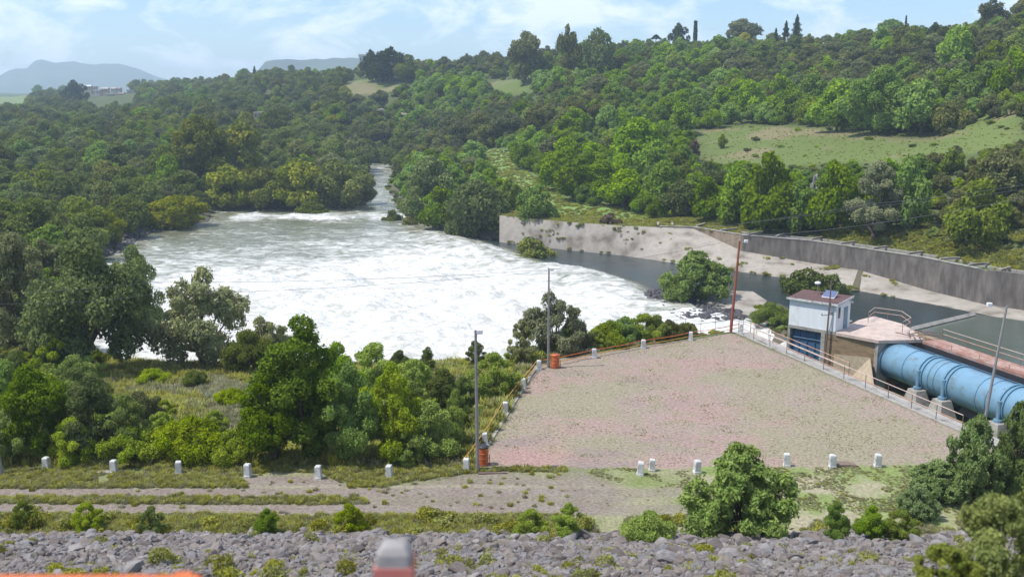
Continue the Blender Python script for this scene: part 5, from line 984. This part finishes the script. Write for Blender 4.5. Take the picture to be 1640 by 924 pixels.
# a second strip of creepers beyond the flume at right
n_ = 1500; P_ = np.array(WALLTOP[5:]); t_ = nr.rand(n_)*(len(P_)-1.01); i_ = t_.astype(int); fr = (t_-i_)[:, None]; base = P_[i_]*(1-fr)+P_[i_+1]*fr; off = 4.4+nr.rand(n_)*8
X = base[:, 0]+off*.6; Yv = base[:, 1]+off*.8; Z = height(X, Yv, False)
scatter('flume_creepers', np.stack([X, Yv, Z], -1), np.stack([nr.uniform(.6, 1.5, n_)]*2+[nr.uniform(.5, 1.0, n_)], -1), np.stack([X*0, X*0, nr.uniform(0, 6, n_)], -1), nr.randint(6, 8, n_), gcol_, 'low bright creepers growing beyond the flume at right', 'creepers')
rcol = bpy.data.collections.new('rock_kinds')
def rock_mesh(seed, m, name, squash=.62):
    import bmesh
    b_ = bmesh.new(); bmesh.ops.create_icosphere(b_, subdivisions=2, radius=.5); r = np.random.RandomState(seed)
    cut = [(r.normal(size=3), r.uniform(.22, .4)) for _ in range(9)]
    for v in b_.verts:
        p = np.array(v.co)
        for n0, dd in cut:
            n1 = n0/np.linalg.norm(n0); t_ = p@n1
            if t_ > dd: p = p-n1*(t_-dd)
        p = p*np.array([1.1, .85, squash])*1.25+r.normal(size=3)*.012; v.co = p
    me = bpy.data.meshes.new(name); b_.to_mesh(me); b_.free(); me.materials.append(m); return me
for k in range(6): rcol.objects.link(bpy.data.objects.new('r%d' % k, rock_mesh(k, M['rock'], 'rock')))
for k in range(3): rcol.objects.link(bpy.data.objects.new('s%d' % k, rock_mesh(k+20, M['darkrock'], 'rock', .8)))
n_ = 70000; Yv = 10+34.6*nr.rand(n_)**.75; X = nr.uniform(-.62, .62, n_)*Yv*1.0
cl_ = fbm(X, Yv, 2.5, 3, 52); k_ = (cl_+nr.rand(n_)*.3 > .53); X, Yv = X[k_], Yv[k_]; Z = height(X, Yv, False); s_ = (nr.lognormal(-1.5, .55, len(X))*np.interp(Yv, [12, 30, 44], [.30, .48, .85])).clip(.05, .7)
scatter('riprap', np.stack([X, Yv, Z+s_*.12], -1), np.stack([s_, s_, s_], -1), np.stack([nr.uniform(-.5, .5, len(X)), nr.uniform(-.5, .5, len(X)), nr.uniform(0, 6.28, len(X))], -1), nr.randint(0, 6, len(X)), rcol, 'grey broken stones covering the dam slope in the foreground', 'riprap stones')
n_ = 2600; Yv = 14+30*nr.rand(n_); X = nr.uniform(-.6, .6, n_)*Yv; k_ = fbm(X, Yv, 3, 3, 58) > .53; X, Yv = X[k_], Yv[k_]
strew('slope_weeds', X, Yv, nr.uniform(.2, .6, len(X)), np.where(nr.rand(len(X)) < .1, 6+nr.randint(0, 2, len(X)), nr.randint(0, 6, len(X))), 'green weeds growing between the riprap stones', 'weeds')
def boulders(name, poly, n_, smin, smax, label, z=None, dark=True):
    P_ = np.array(poly); X = nr.uniform(P_[:, 0].min(), P_[:, 0].max(), n_*6); Yv = nr.uniform(P_[:, 1].min(), P_[:, 1].max(), n_*6); k_ = sdist(X, Yv, poly) < 0; X, Yv = X[k_][:n_], Yv[k_][:n_]
    Z = np.maximum(height(X, Yv, False), -8.1); s_ = nr.uniform(smin, smax, len(X))
    scatter(name, np.stack([X, Yv, Z+.1], -1), np.stack([s_, s_, s_], -1), np.stack([nr.uniform(-.5, .5, len(X)), nr.uniform(-.5, .5, len(X)), nr.uniform(0, 6.28, len(X))], -1), nr.randint(6, 9, len(X)) if dark else nr.randint(0, 6, len(X)), rcol, label, 'boulders')
n_ = 150; t_ = nr.rand(n_)*40; i_ = t_.astype(int); A_t = np.array([(*t3, -3.0) for t3 in tops]); A_m = np.array([(t3[0]*.65+w3[0]*.35, t3[1]*.65+w3[1]*.35, zm+(-8-zm)*.3) for t3, w3, zm in zip(tops, wats, mids)]); A_w = np.array([(*w3, -8.0) for w3 in wats])
A_t[:, 2] = mids; q_ = np.where(nr.rand(n_) < .25, .97, nr.uniform(0, .75, n_)); cl_ = fbm(t_*3, q_*6, 3, 3, 5) > .47; t_, q_ = t_[cl_ | (q_ > .9)], q_[cl_ | (q_ > .9)]; i_ = t_.astype(int); f_ = (t_-i_)[:, None]
T3 = A_t[i_]*(1-f_)+A_t[i_+1]*f_; M3 = A_m[i_]*(1-f_)+A_m[i_+1]*f_; W3 = A_w[i_]*(1-f_)+A_w[i_+1]*f_; qq = q_[:, None]; P3 = np.where(qq < .35, T3+(M3-T3)*qq/.35, M3+(W3-M3)*(qq-.35)/.65)
sz = nr.uniform(.3, 1.1, len(P3)); scatter('apron_weeds', P3, np.stack([sz, sz, sz*.6], -1), np.stack([sz*0, sz*0, nr.uniform(0, 6, len(P3))], -1), nr.randint(6, 8, len(P3)), gcol_, 'dark weeds rooted in the cracks of the pale apron', 'weeds')
boulders('shore_boulders', P8([(120, 405), (170, 372), (245, 352), (262, 366), (210, 392), (165, 425)]), 420, .6, 1.7, 'black wet boulders along the left shore of the pool')
boulders('spit_boulders', P8([(1003, 474), (1052, 465), (1112, 476), (1135, 488), (1185, 508), (1195, 528), (1085, 528), (1030, 509)]), 950, .5, 1.15, 'black boulders on the spit between canal and rapids')
tag(MB().prism(P8([(1105, 490), (1135, 482), (1205, 486), (1228, 497), (1205, 514), (1140, 510)]), -8.5, [-7.2, -6.4, -6.3, -6.7, -7.3, -7.2]).build('gravel_spit', M['apron']), 'pale gravel hump at the end of the boulder spit', 'gravel bank')
for px, py, s, lb in ((650, 868, .95, 'large flat dark rock left of the blurred white post'), (150, 905, .6, 'dark rock low on the slope at left'), (988, 878, .6, 'dark pointed rock near the middle of the riprap'), (335, 880, .7, 'grey slab rock at left of the riprap'), (778, 862, .55, 'brown rock at the top of the riprap'), (1300, 880, .7, 'pale rock beneath the leafy bushes'), (540, 885, .7, 'long dark rock left of centre in the riprap')):
    x, y, z = ghit(px, py); o = bpy.data.objects.new('rock', rock_mesh(int(px), M['darkrock'] if 'dark' in lb else M['rock'], 'rock', .5)); COL.objects.link(o); o.location = (x, y, z+.15*s); o.scale = (s*1.3, s, s); o.rotation_euler = (.2, .1, px); tag(o, lb, 'rock', 'larger rocks on the dam slope')
# foam surge from the gate
n_ = 34; vs = []; sgrid = np.linspace(0, 1, n_); tg = np.linspace(0, 1, 14)
gA, gB = np.array(hp(1.4, .3)), np.array(hp(4.45, .3)); eA, eB = np.array(xy(1165, 566, -8)), np.array(xy(1150, 516, -8))
gB2 = np.array(hp(5.6, 3.0))
for s in sgrid:
    for t_ in tg:
        p = (gA*(1-t_)+gB2*t_)*(1-s)+(eA*(1-t_)+eB*t_)*s; z_ = -8.0+5.6*(1-s)**1.6*(math.sin(math.pi*min(1, .25+t_*.6)))
        nn = float(fbm(np.array([p[0]]), np.array([p[1]]), 1.6, 4, 33)[0]-.5)*1.7*(.3+.7*s*(1-s)*3); vs.append((p[0], p[1], z_+nn*.8))
q = [(i*14+j, i*14+j+1, (i+1)*14+j+1, (i+1)*14+j) for i in range(n_-1) for j in range(13)]
me = npmesh('gate_foam', vs, q, wm, {'foam': ('FLOAT', np.full(len(vs), 1.05))}, True); o = bpy.data.objects.new('gate_foam_water', me); COL.objects.link(o); tag(o, kind='structure')

# ---------------------------------------------------------------- skyline trees of their own shape, buildings
def skyline(px, base, top, wd, Y, name, label, shape):
    a = atY(px, base, Y); z = float(height(np.array([a[0]]), np.array([Y]), False)[0]); hh = atY(px, top, Y)[2]-z; r_ = wd/2/F*Y; t = empty(name, (a[0], Y, z)); tag(t, label, 'tree', 'trees and shrubs of the valley')
    MB().tube([(0, 0, -.5), (0, 0, hh*.5), (0, 0, hh*.97)], [r_*.14+.1, r_*.09+.06, .03], 7).build('trunk', M['bark'], t)
    r = np.random.RandomState(int(px)); P_ = []
    n_ = 2600; u = r.rand(n_)
    if shape == 'cone': rad = r_*(1-u)**.8*(.6+.4*r.rand(n_))*(1+.25*np.sin(u*31)); zz = hh*(.22+.78*u)
    elif shape == 'column': rad = r_*(.8+.2*r.rand(n_))*np.sin(np.clip(u*2.4+.55, 0, 3.14-.6*u))**.4; zz = hh*(.1+.9*u)
    elif shape == 'palm': rad = r_*r.rand(n_); zz = hh*(.9+.12*np.cos(rad/r_*3)); 
    th_ = r.uniform(0, 6.28, n_)
    if shape == 'palm': th_ = np.round(th_/6.28*9)/9*6.28+r.normal(size=n_)*.06
    q_ = np.sqrt(r.rand(n_)) if shape != 'palm' else np.ones(n_); p = np.stack([np.cos(th_)*rad*q_, np.sin(th_)*rad*q_, zz], -1)
    nn = r.normal(size=(n_, 3)); nn /= np.linalg.norm(nn, axis=1)[:, None]; tv = np.cross(nn, r.normal(size=(n_, 3))); tv /= np.linalg.norm(tv, axis=1)[:, None]; bv = np.cross(nn, tv); s = .3*np.interp(Y, [200, 700], [.8, 1.5])
    v = np.stack([p-tv*s, p+bv*s*.5, p+tv*s, p-bv*s*.5], 1).reshape(-1, 3)
    o = bpy.data.objects.new('crown', npmesh('crown', v, np.arange(n_*4).reshape(-1, 4), LM['K'], {'tone': ('FLOAT', np.repeat(r.rand(n_), 4))})); COL.objects.link(o); o.parent = t
skyline(1113, 74, 34, 7, 560, 'cypress', 'thin dark column shaped cypress alone on the skyline', 'column')
skyline(1275, 68, 24, 26, 480, 'conifer', 'tallest pointed conifer on the skyline at right', 'cone')
skyline(1258, 68, 34, 20, 485, 'conifer', 'lower sparse conifer left of the tallest one', 'cone')
skyline(1242, 70, 46, 13, 490, 'conifer', 'small thin conifer at the left end of the conifer trio', 'cone')
skyline(1450, 50, 26, 6, 460, 'cypress', 'tiny dark spire above the round trees at upper right', 'cone')
skyline(1050, 85, 57, 17, 560, 'palm_tree', 'spiky palm on the skyline left of the dense dark tree', 'palm')
skyline(408, 125, 106, 12, 850, 'conifer', 'small pointed tree left of the blue mesa hill', 'cone')
def house(px, base, wpx, hpx, Y, label, m='town', roof='town', name='house', flat=True):
    a = atY(px, base, Y); x = a[0]; z = a[2]; w_ = wpx/F*Y; h_ = hpx/F*Y; d_ = w_*.8; t = empty(name, (x, Y, z)); tag(t, label, 'building', 'far houses')
    MB().cube((-w_/2, w_/2), (0, d_), (-4, h_*.8)).build('wall', M[m], t)
    if flat: MB().cube((-w_*.54, w_*.54), (-.2, d_+.2), (h_*.8, h_)).build('roof', M[roof], t)
    else: MB().add([(-w_*.55, -.3, h_*.75), (w_*.55, -.3, h_*.75), (w_*.55, d_+.3, h_*.75), (-w_*.55, d_+.3, h_*.75), (-w_*.5, d_/2, h_*1.05), (w_*.5, d_/2, h_*1.05)], [(0, 1, 5, 4), (2, 3, 4, 5), (1, 2, 5), (3, 0, 4), (3, 2, 1, 0)]).build('roof', M[roof], t)
    for k in (-.28, .05, .3): MB().cube((w_*k-w_*.06, w_*k+w_*.06), (-.12, .1), (h_*.3, h_*.58)).build('window', M['glass'], t)
house(582, 102, 14, 14, 690, 'white flat roofed house on the hilltop beside the big dark tree', 'white', 'white')
house(1214, 80, 12, 7, 520, 'white low building just right of the yellow tree', 'white', 'white')
house(1262, 68, 5, 8, 478, 'small white tower below the conifers', 'white', 'white')
house(1322, 74, 6, 5, 470, 'tiny white roof among trees on the right skyline', 'white', 'white')
TW = ['palest', 'pinkish', 'brown roofed', 'low white', 'grey', 'cream', 'tiny white', 'long pale', 'square tan', 'narrow', 'small grey', 'second palest']
tr = random.Random(3)
for k in range(14):
    px = 66+k*3.2 if k < 3 else 142+(k-3)*6.6; py = (163 if k < 3 else 159)-tr.uniform(0, 15 if k >= 3 else 3)
    house(px+tr.uniform(-2, 2), py, tr.uniform(7, 12), tr.uniform(5, 8), 1000+tr.uniform(-60, 90), ('low pale house left of the lone dark tree, %s from left' % ['first', 'second', 'third'][k] if k < 3 else 'distant town house right of the lone dark tree, %s in the row' % ['leftmost', 'second', 'third', 'fourth', 'fifth', 'sixth', 'seventh', 'eighth', 'ninth', 'tenth', 'rightmost'][k-3]), tr.choice(['town', 'town', 'beige']), tr.choice(['town', 'townroof', 'townroof', 'white']), flat=tr.random() < .6)
x, y, z = ghit(415, 200); house(415, 190, 18, 10, y-2, 'small pale ruined building among trees on the left slope', 'beige', 'beige')
# pale scraps of track and rock outcrop
for px, py, wd, lb in ((612, 186, 14, 'left pale scrap of dirt track on the far slope'), (648, 193, 10, 'right pale scrap of dirt track on the far slope')):
    x, y, z = ghit(px, py+6); s = wd/F*y; o = bpy.data.objects.new('track_bank', rock_mesh(int(px), M['beige'], 'track_bank', .5)); COL.objects.link(o); o.location = (x, y-3, z+4.5); o.scale = (s*.8, s*.5, 3); tag(o, lb, 'dirt bank')
oc = empty('rock_outcrop', (0, 0, 0)); x, y, z = ghit(1298, 330); oc.location = (x, y, z); tag(oc, 'pale streaked rock face between trees below the clearing', 'rock outcrop')
for k in range(6):
    o = bpy.data.objects.new('rock_slab', rock_mesh(60+k, M['soilbank'], 'rock_slab', 1.5)); COL.objects.link(o); o.parent = oc; o.location = (rnd.uniform(-1.6, 1.6), rnd.uniform(-1, 2)+k*.4, .8+k*.8); o.scale = (rnd.uniform(.7, 1.1), .8, rnd.uniform(1.2, 1.8)); o.rotation_euler = (rnd.uniform(-.2, .2), rnd.uniform(-.3, .3), rnd.uniform(0, 6))
# flat dark brown strip on the ground by the front lamp post
tag(MB().box(at(792, 757, .03)[:2], (1, .05), (-.05, 1), (-.9, .7), (-.12, .05), (.0, .07)).build('dark_strip', M['rustpost']), 'thin dark strip on the ground right of the front lamp post', 'plank')
mo = bpy.data.objects.new('dirt_mound', rock_mesh(5, mat('brown_dirt', (.19, .14, .11), .95), 'dirt_mound', .4)); COL.objects.link(mo); mo.location = at(1352, 745, 0); mo.scale = (1.5, 1.0, .8); tag(mo, 'low brown dirt mound right of a white bollard', 'dirt mound')

# ---------------------------------------------------------------- haze
hz = MB().cube((-5200, 5200), (-60, 6000), (-14, 190)).build('haze', bpy.data.materials.new('haze')); tag(hz, 'thin blue summer haze over the valley', 'haze', kind='stuff')
m = hz.data.materials[0]; m.use_nodes = True; t = m.node_tree; t.nodes.clear(); o = t.nodes.new('ShaderNodeOutputMaterial'); pv = t.nodes.new('ShaderNodeVolumePrincipled')
pv.inputs['Color'].default_value = (.66, .82, 1, 1); pv.inputs['Density'].default_value = .00024; pv.inputs['Anisotropy'].default_value = .1; t.links.new(pv.outputs[0], o.inputs['Volume'])
